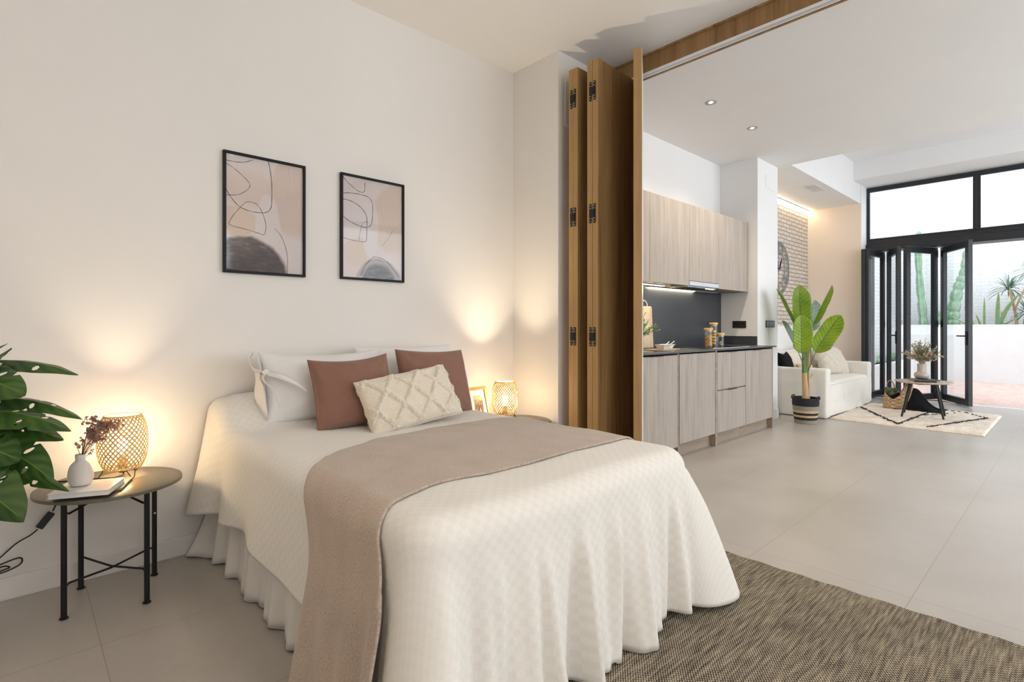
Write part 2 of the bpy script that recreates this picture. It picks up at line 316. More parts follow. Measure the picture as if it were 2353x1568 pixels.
# ------------------------------------------------------------------ mesh builder
WM = {}
def wm(o): return WM.get(o.name, Matrix.Identity(4))
class MB:
    def __init__(s): s.v = []; s.f = []; s.uv = []; s.fm = []
    def add(s, vs, fs, uvs=None, mi=0):
        b = len(s.v); s.v += [tuple(p) for p in vs]; s.uv += list(uvs) if uvs else [(p[0], p[1]) for p in vs]
        s.f += [tuple(b + i for i in f) for f in fs]; s.fm += [mi] * len(fs); return s
    def box(s, x0, x1, y0, y1, z0, z1, mi=0):
        vs = [(x, y, z) for x in (x0, x1) for y in (y0, y1) for z in (z0, z1)]
        return s.add(vs, [(0, 1, 3, 2), (4, 6, 7, 5), (0, 4, 5, 1), (2, 3, 7, 6), (0, 2, 6, 4), (1, 5, 7, 3)], mi=mi)
    def obox(s, c, sx, sy, sz, rot=None, mi=0):
        m = rot.to_3x3() if isinstance(rot, Matrix) else (Matrix.Rotation(rot, 3, 'Z') if rot else Matrix.Identity(3))
        c = Vector(c); vs = [c + m @ Vector((x * sx / 2, y * sy / 2, z * sz / 2)) for x in (-1, 1) for y in (-1, 1) for z in (-1, 1)]
        return s.add(vs, [(0, 1, 3, 2), (4, 6, 7, 5), (0, 4, 5, 1), (2, 3, 7, 6), (0, 2, 6, 4), (1, 5, 7, 3)], mi=mi)
    def tube(s, pts, r, n=8, caps=True, closed=False, mi=0):
        pts = [Vector(p) for p in pts]; k = len(pts); rs = r if isinstance(r, (list, tuple)) else [r] * k
        up = None; vs = []; uvs = []
        for i, p in enumerate(pts):
            a = pts[(i - 1) % k] if (closed or i > 0) else p; b = pts[(i + 1) % k] if (closed or i < k - 1) else p
            d = (b - a); d = d.normalized() if d.length > 1e-9 else Vector((0, 0, 1))
            if up is None: up = d.orthogonal().normalized()
            up = (up - d * up.dot(d)); up = up.normalized() if up.length > 1e-6 else d.orthogonal().normalized()
            q = d.cross(up)
            for j in range(n):
                t = 2 * math.pi * j / n; vs.append(p + (up * math.cos(t) + q * math.sin(t)) * rs[i]); uvs.append((j / n, i / k))
        fs = []
        for i in range(k if closed else k - 1):
            for j in range(n):
                fs.append((i * n + j, i * n + (j + 1) % n, ((i + 1) % k) * n + (j + 1) % n, ((i + 1) % k) * n + j))
        if caps and not closed: fs += [tuple(range(n))[::-1], tuple((k - 1) * n + j for j in range(n))]
        return s.add(vs, fs, uvs, mi)
    def lathe(s, prof, c=(0, 0, 0), n=32, cap0=True, cap1=True, sx=1, sy=1, mi=0):
        vs = []; fs = []; uvs = []
        for i, (r, z) in enumerate(prof):
            for j in range(n):
                t = 2 * math.pi * j / n; vs.append((c[0] + r * sx * math.cos(t), c[1] + r * sy * math.sin(t), c[2] + z)); uvs.append((j / n, z))
        for i in range(len(prof) - 1):
            for j in range(n): fs.append((i * n + j, i * n + (j + 1) % n, (i + 1) * n + (j + 1) % n, (i + 1) * n + j))
        if cap0: fs.append(tuple(range(n))[::-1])
        if cap1: fs.append(tuple((len(prof) - 1) * n + j for j in range(n)))
        return s.add(vs, fs, uvs, mi)
    def grid(s, fn, nu, nv, mi=0, hole=None):
        vs = []; uvs = []
        for i in range(nu + 1):
            for j in range(nv + 1):
                r = fn(i / nu, j / nv)
                if len(r) == 2: vs.append(r[0]); uvs.append(r[1])
                else: vs.append(r); uvs.append((i / nu, j / nv))
        fs = [(i * (nv + 1) + j, (i + 1) * (nv + 1) + j, (i + 1) * (nv + 1) + j + 1, i * (nv + 1) + j + 1)
              for i in range(nu) for j in range(nv) if not (hole and hole((i + .5) / nu, (j + .5) / nv))]
        return s.add(vs, fs, uvs, mi)
    def build(s, name, mat, parent=None, bevel=0, smooth=True, solid=0, sub=0, merge=0, local=False, angle=40, label=None):
        me = bpy.data.meshes.new(name); vs = [Vector(p) for p in s.v]; off = None
        if parent is not None:
            if not local: inv = wm(parent).inverted(); vs = [inv @ p for p in vs]
        else:
            xs = [p.x for p in vs]; ys = [p.y for p in vs]; zs = [p.z for p in vs]
            off = Vector(((min(xs) + max(xs)) / 2, (min(ys) + max(ys)) / 2, min(zs))); 
            if name in ('floor', 'patio_paving', 'wall_patio_back', 'wall_patio_side', 'wall_alcove'): off = Vector((0, 0, 0))
            vs = [p - off for p in vs]
        me.from_pydata([tuple(p) for p in vs], [], s.f)
        ul = me.uv_layers.new(name='UVMap'); li = [l.vertex_index for l in me.loops]
        flat = []
        for i in li: flat += [s.uv[i][0], s.uv[i][1]]
        ul.data.foreach_set('uv', flat)
        for mm in (mat if isinstance(mat, (list, tuple)) else [mat]): me.materials.append(mm)
        if any(s.fm): me.polygons.foreach_set('material_index', s.fm)
        bm = bmesh.new(); bm.from_mesh(me)
        if merge: bmesh.ops.remove_doubles(bm, verts=bm.verts, dist=merge)
        bmesh.ops.recalc_face_normals(bm, faces=bm.faces); bm.to_mesh(me); bm.free()
        if smooth:
            me.polygons.foreach_set('use_smooth', [True] * len(me.polygons)); me.set_sharp_from_angle(angle=R(angle))
        me.update()
        o = bpy.data.objects.new(name, me); col.objects.link(o)
        if parent is not None: o.parent = parent; WM[o.name] = wm(parent)
        else: o.location = off; WM[o.name] = Matrix.Translation(off)
        if solid: md = o.modifiers.new('s', 'SOLIDIFY'); md.thickness = solid; md.offset = 0
        if bevel: md = o.modifiers.new('b', 'BEVEL'); md.width = bevel; md.segments = 2; md.limit_method = 'ANGLE'; md.angle_limit = R(50)
        if sub: md = o.modifiers.new('u', 'SUBSURF'); md.levels = sub; md.render_levels = sub
        if label: o['label'] = label
        return o
def tag(o, label=None, cat=None, group=None, kind=None):
    if label: o['label'] = label
    if cat: o['category'] = cat
    if group: o['group'] = group
    if kind: o['kind'] = kind
    return o
def thing(name, label, cat, loc=(0, 0, 0), rz=0, group=None):
    o = bpy.data.objects.new(name, None); o.empty_display_size = .05; col.objects.link(o); o.location = loc; o.rotation_euler = (0, 0, rz)
    WM[o.name] = Matrix.Translation(Vector(loc)) @ Matrix.Rotation(rz, 4, 'Z')
    return tag(o, label, cat, group)
def struct(name, mb, mat, label=None, cat=None, **kw):
    o = mb.build(name, mat, **kw); tag(o, label, cat, None, 'structure'); return o
def copy_tree(o, parent=None):
    c = o.copy(); col.objects.link(c); c.parent = parent
    for ch in list(o.children): copy_tree(ch, c)
    return c
def smooth01(t): t = max(0., min(1., t)); return t * t * (3 - 2 * t)
def interp(x, pts):
    if x <= pts[0][0]: return pts[0][1]
    for (a, b), (c, d) in zip(pts, pts[1:]):
        if x <= c: return b + (d - b) * smooth01((x - a) / (c - a)) * .5 + (d - b) * ((x - a) / (c - a)) * .5
    return pts[-1][1]
def bez(a, b, c, n=10):
    a, b, c = Vector(a), Vector(b), Vector(c)
    return [a * (1 - t) ** 2 + b * 2 * t * (1 - t) + c * t * t for t in [i / n for i in range(n + 1)]]
def catmull(P, n=8):
    P = [Vector(p) for p in P]; Q = [P[0] * 2 - P[1]] + P + [P[-1] * 2 - P[-2]]; out = []
    for i in range(1, len(Q) - 2):
        for k in range(n):
            t = k / n; a, b, c, d = Q[i - 1], Q[i], Q[i + 1], Q[i + 2]
            out.append(.5 * ((2 * b) + (c - a) * t + (2 * a - 5 * b + 4 * c - d) * t * t + (3 * b - a - 3 * c + d) * t ** 3))
    out.append(P[-1]); return out
def blade(mb, P0, P1, P2, side, wdt, prof=None, n=12, m=2, fold=.15, wave=0., hole=None, seed=0):
    """leaf blade along a quadratic curve, width along `side`"""
    P0, P1, P2, side = Vector(P0), Vector(P1), Vector(P2), Vector(side).normalized()
    prof = prof or (lambda t: math.sin(math.pi * min(1, t * .97 + .03)) ** .7)
    def fn(a, b):
        t = b; c = P0 * (1 - t) ** 2 + P1 * 2 * t * (1 - t) + P2 * t * t
        d = (P1 - P0) * (1 - t) + (P2 - P1) * t; d = d.normalized() if d.length > 1e-9 else Vector((0, 0, 1))
        sd = (side - d * side.dot(d)).normalized(); nn = sd.cross(d)
        u = a * 2 - 1; ww = wdt * prof(t) * .5
        return (c + sd * u * ww * math.cos(fold * abs(u)) + nn * (abs(u) * ww * fold * 1.2 + wave * wdt * math.sin(t * 23 + seed + (2 if u > 0 else 0)) * abs(u)), (a, b))
    mb.grid(fn, 2 * m, n, hole=hole)

# ------------------------------------------------------------------ room shell
H = 2.96
fl = MB().box(-2.0, 9.52, -3.1, 3.05, -.12, 0)
struct('floor', fl, M['tile'], smooth=False)
pv = MB().box(9.52, 14.7, -3.4, 2.8, -.14, -.006)
struct('patio_paving', pv, M['terracotta'], smooth=False)
dr = MB()
dr.box(9.50, 9.56, -3.1, 2.3, -.004, .004)
for i in range(90): dr.box(9.565, 9.585, .2 - i * .03 + 2.0, .214 - i * .03 + 2.0, -.004, .006)
struct('trim_threshold', dr, M['white_m'], smooth=False)

struct('wall_back', MB().box(-2.0, 2.69, 2.88, 3.05, 0, H), M['wall'], smooth=False)
struct('wall_return', MB().box(2.69, 3.32, 2.43, 3.05, 0, H), M['wall'], smooth=False)
struct('wall_kitchen', MB().box(3.32, 6.01, 2.88, 3.05, 0, H), M['white'], smooth=False)
struct('wall_pillar', MB().box(6.01, 6.58, 2.45, 3.12, 0, H), M['white'], smooth=False)
struct('wall_alcove', MB().box(6.58, 9.46, 3.03, 3.2, 0, H + .1), M['brick_in'], smooth=False)
struct('wall_alcove_ledge', MB().box(6.58, 9.46, 2.93, 3.03, 0, 1.09), M['white'], smooth=False)
struct('wall_alcove_end', MB().box(9.40, 9.41, 2.286, 3.03, 0, 2.96), M['wallbeige'], smooth=False)
struct('wall_jamb', MB().box(9.41, 10.0, 2.285, 3.2, 0, 3.7), M['white'], smooth=False)
struct('wall_left', MB().box(-2.15, -2.0, -2.2, 3.05, 0, H), M['wall'], smooth=False)
# bedroom wall behind the camera, with an unseen opening added to let sky light in
wb = MB(); wb.box(-2.15, -.1, -2.2, -2.05, 0, H); wb.box(2.1, 3.25, -2.2, -2.05, 0, H); wb.box(-.1, 2.1, -2.2, -2.05, 0, .9); wb.box(-.1, 2.1, -2.2, -2.05, 2.4, H)
struct('wall_bedroom_front', wb, M['wall'], smooth=False)
wr = MB(); wr.box(3.25, 3.6, -3.25, -3.1, 0, 3.7); wr.box(9.2, 10, -3.25, -3.1, 0, 3.7); wr.box(3.6, 9.2, -3.25, -3.1, 0, .1); wr.box(3.6, 9.2, -3.25, -3.1, 2.85, 3.7)  # large opening added out of view to bring in side daylight
wr.box(3.18, 3.25, -3.25, -2.05, 0, H)
struct('wall_right', wr, M['white'], smooth=False)
struct('ceiling', MB().box(-2.15, 6.58, -3.25, 3.05, H, H + .12), M['ceil'], smooth=False)
cl = MB(); cl.box(6.58, 9.70, 2.30, 3.2, H, 3.7)
struct('ceiling_alcove', cl, M['white'], smooth=False)
hc = MB(); hc.box(6.46, 9.9, -3.25, 2.30, 3.52, 3.7); hc.box(6.46, 6.579, -3.25, 2.30, H + .12, 3.52)
struct('ceiling_high', hc, M['white'], smooth=False)
struct('trim_beam', MB().box(9.05, 9.78, -3.1, 2.30, 3.245, 3.52), M['white'], smooth=False)
struct('wall_above_window', MB().box(9.72, 9.9, -3.1, 2.285, 3.22, 3.7), M['white'], smooth=False)
bb = MB(); bb.box(-2.0, 2.69, 2.865, 2.88, 0, .086)
struct('baseboard_back', bb, M['base'], bevel=.002, smooth=False)
struct('baseboard_pillar', MB().box(5.99, 6.592, 2.436, 2.45, 0, .10).box(6.58, 6.592, 2.436, 2.93, 0, .10), M['base'], smooth=False)
struct('baseboard_left', MB().box(-2.0, -1.988, -2.05, 2.868, 0, .086), M['base'], smooth=False)

# folding-door track beam
tb = MB(); tb.box(3.18, 3.232, -2.05, 2.43, 2.838, H)
struct('trim_track_fascia', tb, M['oakface'], bevel=.001)
tr = MB()
tr.box(3.18, 3.188, -2.05, 2.43, 2.824, 2.838); tr.box(3.201, 3.205, -2.05, 2.43, 2.824, 2.838); tr.box(3.216, 3.226, -2.05, 2.43, 2.824, 2.838)
struct('trim_track_rail', tr, M['white_m'], smooth=False)
tk = MB().box(3.188, 3.216, -2.05, 2.43, 2.8372, 2.8385)
struct('trim_track_groove', tk, M['blackframe'], smooth=False)
struct('trim_track_edge', MB().box(3.232, 3.25, -2.05, 2.43, 2.822, H), M['oakface'], smooth=False)
struct('trim_painted_shadow', MB().box(3.170, 3.180, -2.05, 2.43, 2.946, H), M['oak'], smooth=False)  # dark strip standing in for the shadow line above the fascia

# wall cover plates
ac = thing('access_cover', 'white flush access cover on the short wall beside the folded wooden door leaves', 'access cover', (2.98, 2.43, 2.50))
MB().box(2.755, 3.2, 2.424, 2.43, 2.46, 2.80).build('cover_plate', M['white'], ac, bevel=.012)
for k, z in enumerate((2.49, 2.63, 2.77)):
    q = MB(); q.tube([(2.785, 2.4245, z), (2.785, 2.4225, z)], .004, 8); q.build('screw', M['steel'], ac)
a2 = MB(); a2.box(6.225, 6.50, 2.446, 2.45, 2.655, 2.81)
tag(a2.build('access_cover', M['white'], bevel=.001), 'small white flush cover high on the white pillar above the light switches', 'access cover')

# ------------------------------------------------------------------ windows & patio
XW = 9.70
top = 3.235
wn = struct('window_1', MB().box(XW, XW + .07, -3.05, 2.285, 3.185, top), M['anthracite'], smooth=False)
o = MB(); o.box(XW, XW + .07, -3.05, 2.285, 2.29, 2.42); o.build('window_sill_rail', M['anthracite'], wn, bevel=.003)
MB().box(XW - .05, XW + .26, -3.05, 2.284, 2.245, 2.35).build('head_rail', M['anthracite'], wn, bevel=.004)
for y in (2.255, .955, -.395, -1.745, -3.05):
    ww = .055 if y < 2.2 else .03
    MB().box(XW, XW + .07, y, y + ww, 2.42, 3.185).build('mullion', M['anthracite'], wn, bevel=.003)
ys = [2.255, .955, -.395, -1.745, -3.05]
for a, b in zip(ys, ys[1:]):
    g = MB().box(XW + .03, XW + .036, b + .055, a, 2.42, 3.185); g.build('pane', M['glass'], wn, smooth=False)
    g = MB(); g.box(XW - .008, XW + .03, b + .055, a, 2.42, 2.44); g.box(XW - .008, XW + .03, b + .055, a, 3.165, 3.185); g.box(XW - .008, XW + .03, b + .055, b + .068, 2.44, 3.165); g.box(XW - .008, XW + .03, a - .013, a, 2.44, 3.165)
    g.build('sash', M['anthracite'], wn, smooth=False)
# glazed folding door leaves
def door_leaf(x0, y0, x1, y1, label, handle=0):
    t = thing('glazed_door_leaf', label, 'folding door', ((x0 + x1) / 2, (y0 + y1) / 2, 0.012), 0, 'glazed folding door leaves')
    a = Vector((x0, y0, 0)); b = Vector((x1, y1, 0)); d = (b - a).normalized(); L = (b - a).length; ang = math.atan2(d.y, d.x)
    def bx(u0, u1, z0, z1, th, name, mat, off=0, bev=.003):
        c = a + d * ((u0 + u1) / 2) + Vector((-d.y, d.x, 0)) * off
        m = MB(); m.obox((c.x, c.y, (z0 + z1) / 2), u1 - u0, th, z1 - z0, ang); return m.build(name, mat, t, bevel=bev)
    fw = .085; zt = 2.235
    bx(0, fw, .012, zt, .05, 'stile', M['anthracite']); bx(L - fw, L, .012, zt, .05, 'stile', M['anthracite'])
    bx(fw, L - fw, .012, .10, .05, 'rail', M['anthracite']); bx(fw, L - fw, zt - .09, zt, .05, 'rail', M['anthracite'])
    bx(fw, L - fw, .10, zt - .09, .008, 'pane', M['glass'], bev=0)
    for z in (.06, 1.12, 2.15):
        m = MB(); m.tube([(b.x + d.x * .012, b.y + d.y * .012, z - .05), (b.x + d.x * .012, b.y + d.y * .012, z + .05)], .018, 8); m.build('hinge', M['blackm'], t)
    if handle:
        c = a + d * .045; nrm = Vector((d.y, -d.x, 0)) * handle
        m = MB(); m.obox((c.x + nrm.x * .03, c.y + nrm.y * .03, .92), .03, .012, .18, ang)
        p = c + nrm * .03 + Vector((0, 0, .95)); m.tube([p, p + nrm * .045, p + nrm * .05 + d * .015, p + nrm * .05 + d * .12], .009, 8)
        m.build('handle', M['blackm'], t)
    return t
door_leaf(9.25, 1.00, 9.905, 1.385, 'glass door leaf with lever handle, first of the folded stack beside the open doorway', -1)
door_leaf(9.275, 1.715, 9.905, 1.455, 'glass door leaf standing almost square to the room behind the dried flower vase')
door_leaf(9.275, 1.785, 9.905, 2.045, 'glass door leaf with small upright handle, behind the woven bag', -1)
door_leaf(9.24, 2.175, 9.905, 2.105, 'narrow-looking folded glass door leaf, second from the window jamb')
door_leaf(9.22, 2.215, 9.93, 2.255, 'edge-on folded glass door leaf touching the white window jamb')

# patio walls and planters
struct('wall_patio_back', MB().box(14.6, 14.8, -3.4, 2.95, -.1, 5.4), M['brick_back'], smooth=False)
struct('wall_patio_side', MB().box(10.0, 14.6, 2.76, 2.95, -.1, 5.0), M['brick_side'], smooth=False)
struct('wall_patio_right', MB().box(10.0, 14.6, -3.6, -3.4, -.1, 4.0), M['brick_side'], smooth=False)
struct('wall_planter', MB().box(13.7, 13.85, -3.4, 2.76, -.1, .915), M['whitewall_out'], smooth=False)
pl = MB().box(13.85, 13.98, -3.4, 2.76, -.1, 1.12)
struct('wall_planter_upper', pl, M['whitewall_out'], smooth=False)
struct('planter_soil', MB().box(13.98, 14.6, -3.4, 2.76, .6, 1.06), M['soil'], smooth=False)
lp = MB(); lp.box(10.5, 13.7, 2.38, 2.50, -.1, .40); lp.box(10.5, 10.62, 2.5, 2.76, -.1, .40)
struct('wall_side_planter', lp, M['whitewall_out'], smooth=False)
struct('side_planter_soil', MB().box(10.62, 13.7, 2.50, 2.76, 0, .36), M['soil'], smooth=False)

# ------------------------------------------------------------------ folding wooden doors
def wood_leaf(x0, y0, x1, y1, label, th=.0365):
    """panel centre line from near edge (x0,y0) to the far edge under the track"""
    d = Vector((x1 - x0, y1 - y0, 0)); L = d.length; ang = math.atan2(d.y, d.x)
    t = thing('wooden_door_leaf', label, 'folding door', ((x0 + x1) / 2, (y0 + y1) / 2, .01), ang, 'folded wooden door leaves')
    MB().box(-L / 2 + .003, L / 2, -th / 2, th / 2, 0, 2.775).build('door_panel', M['oak'], t, local=True, bevel=.001)
    MB().box(-L / 2, -L / 2 + .003, -th / 2, th / 2, 0, 2.775).build('edge_band', M['oakedge'], t, local=True, smooth=False)
    return t
def hinge(parent, x, yc, zs, gap):
    for z0, z1 in zs:
        zc = (z0 + z1) / 2; h = z1 - z0
        m = MB()
        for s in (-1, 1):
            yy = yc + s * gap / 2
            m.box(x - .003, x, yy - .0082, yy + .0082, z0 + .0075, z1 - .0075)
            for zz in (z0 + .0075, z1 - .0075):
                ring = [(x - .003, yy + .0082 * math.cos(k * math.pi / 5), zz + .0075 * math.sin(k * math.pi / 5)) for k in range(10)]
                ring2 = [(x, p[1], p[2]) for p in ring]
                m.add(ring + ring2, [tuple(range(10))] + [(k, (k + 1) % 10, 10 + (k + 1) % 10, 10 + k) for k in range(10)])
        m.box(x - .006, x - .002, yc - gap / 2, yc + gap / 2, zc - .024, zc + .024)
        hg = m.build('hinge', M['blackm'], parent, smooth=False)
        for s in (-1, 1):
            for zz in (z0 + .012, z0 + .03, z1 - .012, z1 - .03):
                q = MB(); q.tube([(x - .0025, yc + s * gap / 2, zz), (x - .0045, yc + s * gap / 2, zz)], .0032, 8)
                q.build('screw', M['chrome'], hg, label='silver screw head')
HZ = [(2.523, 2.648), (1.737, 1.862), (.946, 1.070), (.16, .285)]
g1 = wood_leaf(2.69, 2.315, 3.21, 2.322, 'wooden folding door leaf nearest the wall, farthest back of the five')
g2 = wood_leaf(2.69, 2.2765, 3.21, 2.283, 'wooden folding door leaf second from the wall, hinged to the one behind')
g3 = wood_leaf(2.69, 2.156, 3.21, 2.180, 'wooden folding door leaf in the middle of the folded stack', .0405)
g4 = wood_leaf(2.69, 2.1115, 3.21, 2.136, 'wooden folding door leaf with a wide brown face in shade, fourth from the wall', .0405)
hinge(g2, 2.689, 2.2958, HZ, .030)
hinge(g4, 2.689, 2.1335, HZ, .033)
g5 = wood_leaf(2.77, 1.849, 3.20, 2.122, 'wooden folding door leaf standing apart at an angle, nearest the kitchen', .05)
m = MB(); m.box(-.25, .25, -.0268, -.025, 0, 2.775); m.build('back_face', M['litleaf'], g5, local=True, smooth=False, label='face towards the kitchen, living-room light painted as pale grey')

# ------------------------------------------------------------------ kitchen
YF = 2.23; TOPZ = .872
UB, UT, UY = 1.47, 2.247, 2.55
def door_front(t, x0, x1, z0, z1, y, th=.018, mat='pale', gap=.0018, handle=None, name='door'):
    d = MB().box(x0 + gap, x1 - gap, y, y + th, z0 + gap, z1 - gap).build(name, M[mat], t, bevel=.0012)
    if handle:
        a, b, z = handle
        h = MB(); h.box(a, b, y - .012, y + .002, z - .002, z + .001); h.box(a, b, y - .013, y - .011, z - .005, z + .001)
        h.build('edge_pull', M['blackm'], d, smooth=False)
    return d
def wall_cabinet(x0, x1, label, split=None):
    t = thing('wall_cabinet', label, 'cabinet', ((x0 + x1) / 2, (UY + 2.88) / 2, UB), 0, 'kitchen wall cabinets')
    MB().box(x0 + .001, x1 - .001, UY + .02, 2.88, UB, UT).build('carcass', M['palebrown'], t, bevel=.001)
    return t
t = wall_cabinet(3.34, 4.005, 'grey oak wall cabinet partly hidden by the angled wooden door leaf'); door_front(t, 3.34, 4.005, UB - .006, UT, UY)
t = wall_cabinet(4.005, 4.687, 'full-height grey oak wall cabinet door to the left of the range hood'); door_front(t, 4.005, 4.687, UB - .006, UT, UY)
t = wall_cabinet(4.687, 5.284, 'grey oak wall cabinet directly above the slim range hood'); door_front(t, 4.687, 5.284, 1.515, UT, UY)
t = wall_cabinet(5.284, 5.99, 'grey oak wall cabinet at the end beside the pillar'); door_front(t, 5.284, 5.972, UB - .006, UT, UY)
MB().box(5.974, 5.992, UY, 2.88, UB - .006, UT).build('end_panel', M['palebrown'], t, bevel=.001)
hd = thing('range_hood', 'slim silver pull-out range hood under the wall cabinets', 'range hood', (4.985, 2.7, 1.46))
MB().box(4.690, 5.281, UY - .004, UY + .014, 1.470, 1.512).build('front_strip', M['steel'], hd, bevel=.002)
MB().box(4.70, 5.27, UY + .016, 2.76, 1.458, 1.4685).build('hood_body', M['steel'], hd, bevel=.003)
q = MB()
for k in range(12): q.box(4.74 + k * .042, 4.77 + k * .042, 2.62, 2.74, 1.456, 1.4582)
q.build('filter', M['blackm'], hd, smooth=False)
m = MB()
m.box(5.08, 5.24, 2.575, 2.59, 1.4545, 1.4578); hdl = m.build('hood_light', emit('hood_lamp', (1, .88, .70), 9), hd, smooth=False)
led = thing('under_cabinet_light', 'glowing warm strip light under the wall cabinets', 'strip light', (4.2, 2.80, 1.455))
MB().box(3.4, 4.46, 2.67, 2.695, 1.458, 1.4635).box(4.46, 5.36, 2.840, 2.866, 1.458, 1.4635).build('profile', M['steel'], led, smooth=False)
MB().box(3.42, 4.45, 2.674, 2.691, 1.4545, 1.4578).box(4.47, 5.35, 2.845, 2.861, 1.4545, 1.4578).build('diffuser', emit('led_strip', (1, .80, .52), 38), led, smooth=False)

def base_unit(x0, x1, label, plinth=True):
    t = thing('base_cabinet', label, 'cabinet', ((x0 + x1) / 2, 2.55, 0), 0, 'kitchen base cabinets')
    MB().box(x0 + .001, x1 - .001, YF + .022, 2.87, .11, .835).build('carcass', M['palebrown'], t, bevel=.001)
    if plinth: MB().box(x0 + .001, x1 - .001, YF + .055, YF + .07, 0, .108).build('plinth', M['palebrown'], t, bevel=.001)
    return t
T1, D0 = .842, .112
t = base_unit(3.34, 3.93, 'grey oak base cabinet under the white bowls, tall single door'); door_front(t, 3.34, 3.912, D0 - .02, .845, YF, handle=(3.50, 3.68, .846))
MB().box(3.914, 3.930, YF, 2.87, 0, .855).build('side_panel', M['palebrown'], t, bevel=.001)
t = base_unit(3.932, 4.572, 'grey oak base cabinet with the widest flat door, second from the left'); door_front(t, 3.940, 4.560, D0, T1 + .005, YF)
MB().box(4.563, 4.593, YF - .001, 2.87, 0, .855).build('side_panel', M['palebrown'], t, bevel=.001)
t = base_unit(4.594, 5.190, 'grey oak drawer cabinet with two deep drawers'); 
door_front(t, 4.598, 5.188, .50, T1, YF, handle=(4.80, 4.98, T1 + .001), name='drawer'); door_front(t, 4.598, 5.188, D0, .492, YF, handle=(4.80, 4.98, .494), name='drawer')
t = base_unit(5.192, 5.86, 'grey oak base cabinet at the end next to the white pillar'); door_front(t, 5.192, 5.842, D0, T1, YF, handle=(5.36, 5.52, T1 + .001))
MB().box(5.845, 5.862, YF, 2.87, 0, .855).build('side_panel', M['palebrown'], t, bevel=.001)
wt = MB().box(3.34, 5.905, YF - .022, 2.449, TOPZ - .014, TOPZ).box(3.34, 6.009, 2.449, 2.879, TOPZ - .014, TOPZ)
wt = tag(wt.build('worktop', M['worktop'], bevel=.0015), 'thin dark grey worktop running over all the base cabinets', 'worktop')
q = MB().box(3.33, 6.008, 2.868, 2.879, TOPZ + .001, 1.463)
tag(q.build('splashback', M['splash'], smooth=False), 'dark slate splashback panel between worktop and wall cabinets', 'splashback')
tag(MB().box(5.998, 6.009, 2.452, 2.867, TOPZ + .001, .968).build('upstand', M['worktop'], bevel=.001), 'low black upstand along the side wall at the worktop end', 'upstand')
hb = thing('induction_hob', 'black glass induction hob set in the worktop behind the pasta jars', 'hob', (4.93, 2.52, TOPZ))
MB().box(4.62, 5.40, 2.285, 2.80, TOPZ, TOPZ + .005).build('glass_top', M['hob'], hb, bevel=.001)
MB().box(4.62, 5.40, 2.281, 2.285, TOPZ, TOPZ + .006).build('trim_edge', M['steel'], hb, smooth=False)
# black sink edge + tap
sk = thing('sink', 'black inset sink under the chrome tap', 'sink', (3.75, 2.5, TOPZ))
m = MB(); m.box(3.40, 3.90, 2.285, 2.30, TOPZ, TOPZ + .003); m.box(3.40, 3.90, 2.68, 2.70, TOPZ, TOPZ + .003); m.box(3.40, 3.42, 2.30, 2.68, TOPZ, TOPZ + .003); m.box(3.88, 3.90, 2.30, 2.68, TOPZ, TOPZ + .003)
m.build('rim', M['hob'], sk, smooth=False); MB().box(3.42, 3.88, 2.30, 2.68, TOPZ, TOPZ + .001).build('basin', M['hob'], sk, smooth=False)
fc = thing('tap', 'chrome gooseneck tap rising behind the wooden chopping board', 'tap', (4.02, 2.82, TOPZ))
TX = 4.395
MB().lathe([(.024, 0), (.024, .05), (.016, .06)], (TX, 2.83, TOPZ), 16).build('tap_base', M['chrome'], fc)
MB().tube([(TX, 2.83, TOPZ + .05), (TX, 2.83, 1.265)] + [(TX - .055 + .055 * math.cos(a), 2.83, 1.265 + .055 * math.sin(a)) for a in [k * math.pi / 8 for k in range(9)]] + [(TX - .11, 2.83, 1.21)], .009, 10).build('spout', M['chrome'], fc)
# chopping board
cb = MB()
o0 = Vector((4.06, 2.66, TOPZ + .001))
def bp(u, v, th): return (4.22 + u, 2.765 + v * .12 + th, TOPZ + .003 + v * .99)
pts = [(-.10, 0), (.19, 0), (.232, .385), (.222, .398), (-.07, .398), (-.08, .385)]
vs = [bp(u, v, 0) for u, v in pts] + [bp(u, v, .018) for u, v in pts]
k = len(pts); cb.add(vs, [tuple(range(k)), tuple(range(k, 2 * k))[::-1]] + [(i, (i + 1) % k, k + (i + 1) % k, k + i) for i in range(k)])
tag(cb.build('chopping_board', M['lightwood'], bevel=.003), 'pale wooden chopping board leaning on the dark splashback', 'chopping board')
# herb plant
rnd = random.Random(5)
hp = thing('potted_herb', 'small bushy green herb in front of the chopping board', 'plant', (3.89, 2.60, TOPZ))
HX, HY = 3.89, 2.60
MB().lathe([(.045, 0), (.055, .09), (.05, .09), (.042, .02)], (HX, HY, TOPZ + .001), 24, cap1=False).build('pot', M['porcelain'], hp)
st = MB(); lf = MB(); fl2 = MB()
for i in range(60):
    a = rnd.uniform(-1., 1.) if i % 2 else rnd.uniform(-3.1, 3.1); r = rnd.uniform(.04, .27) if i % 2 else rnd.uniform(.03, .12); hgt = rnd.uniform(.02, .25) * (1.15 - r * 2.6)
    p0 = Vector((HX + .02 * math.cos(a), HY + .02 * math.sin(a), TOPZ + .085)); p2 = Vector((HX + r * math.cos(a), HY + r * .6 * math.sin(a), TOPZ + .09 + hgt)); p1 = (p0 + p2) / 2 + Vector((0, 0, .05))
    B = bez(p0, p1, p2, 8); st.tube(B, .0012, 4)
    for k in range(2, 9):
        for s in (-1, 1):
            c = B[k]; dr_ = Vector((rnd.uniform(-1, 1), rnd.uniform(-1, 1), rnd.uniform(-.2, .7))).normalized() * rnd.uniform(.012, .022)
            blade(lf, c, c + dr_ * .5 + Vector((0, 0, .003)), c + dr_, dr_.orthogonal(), .011, n=3, m=1)
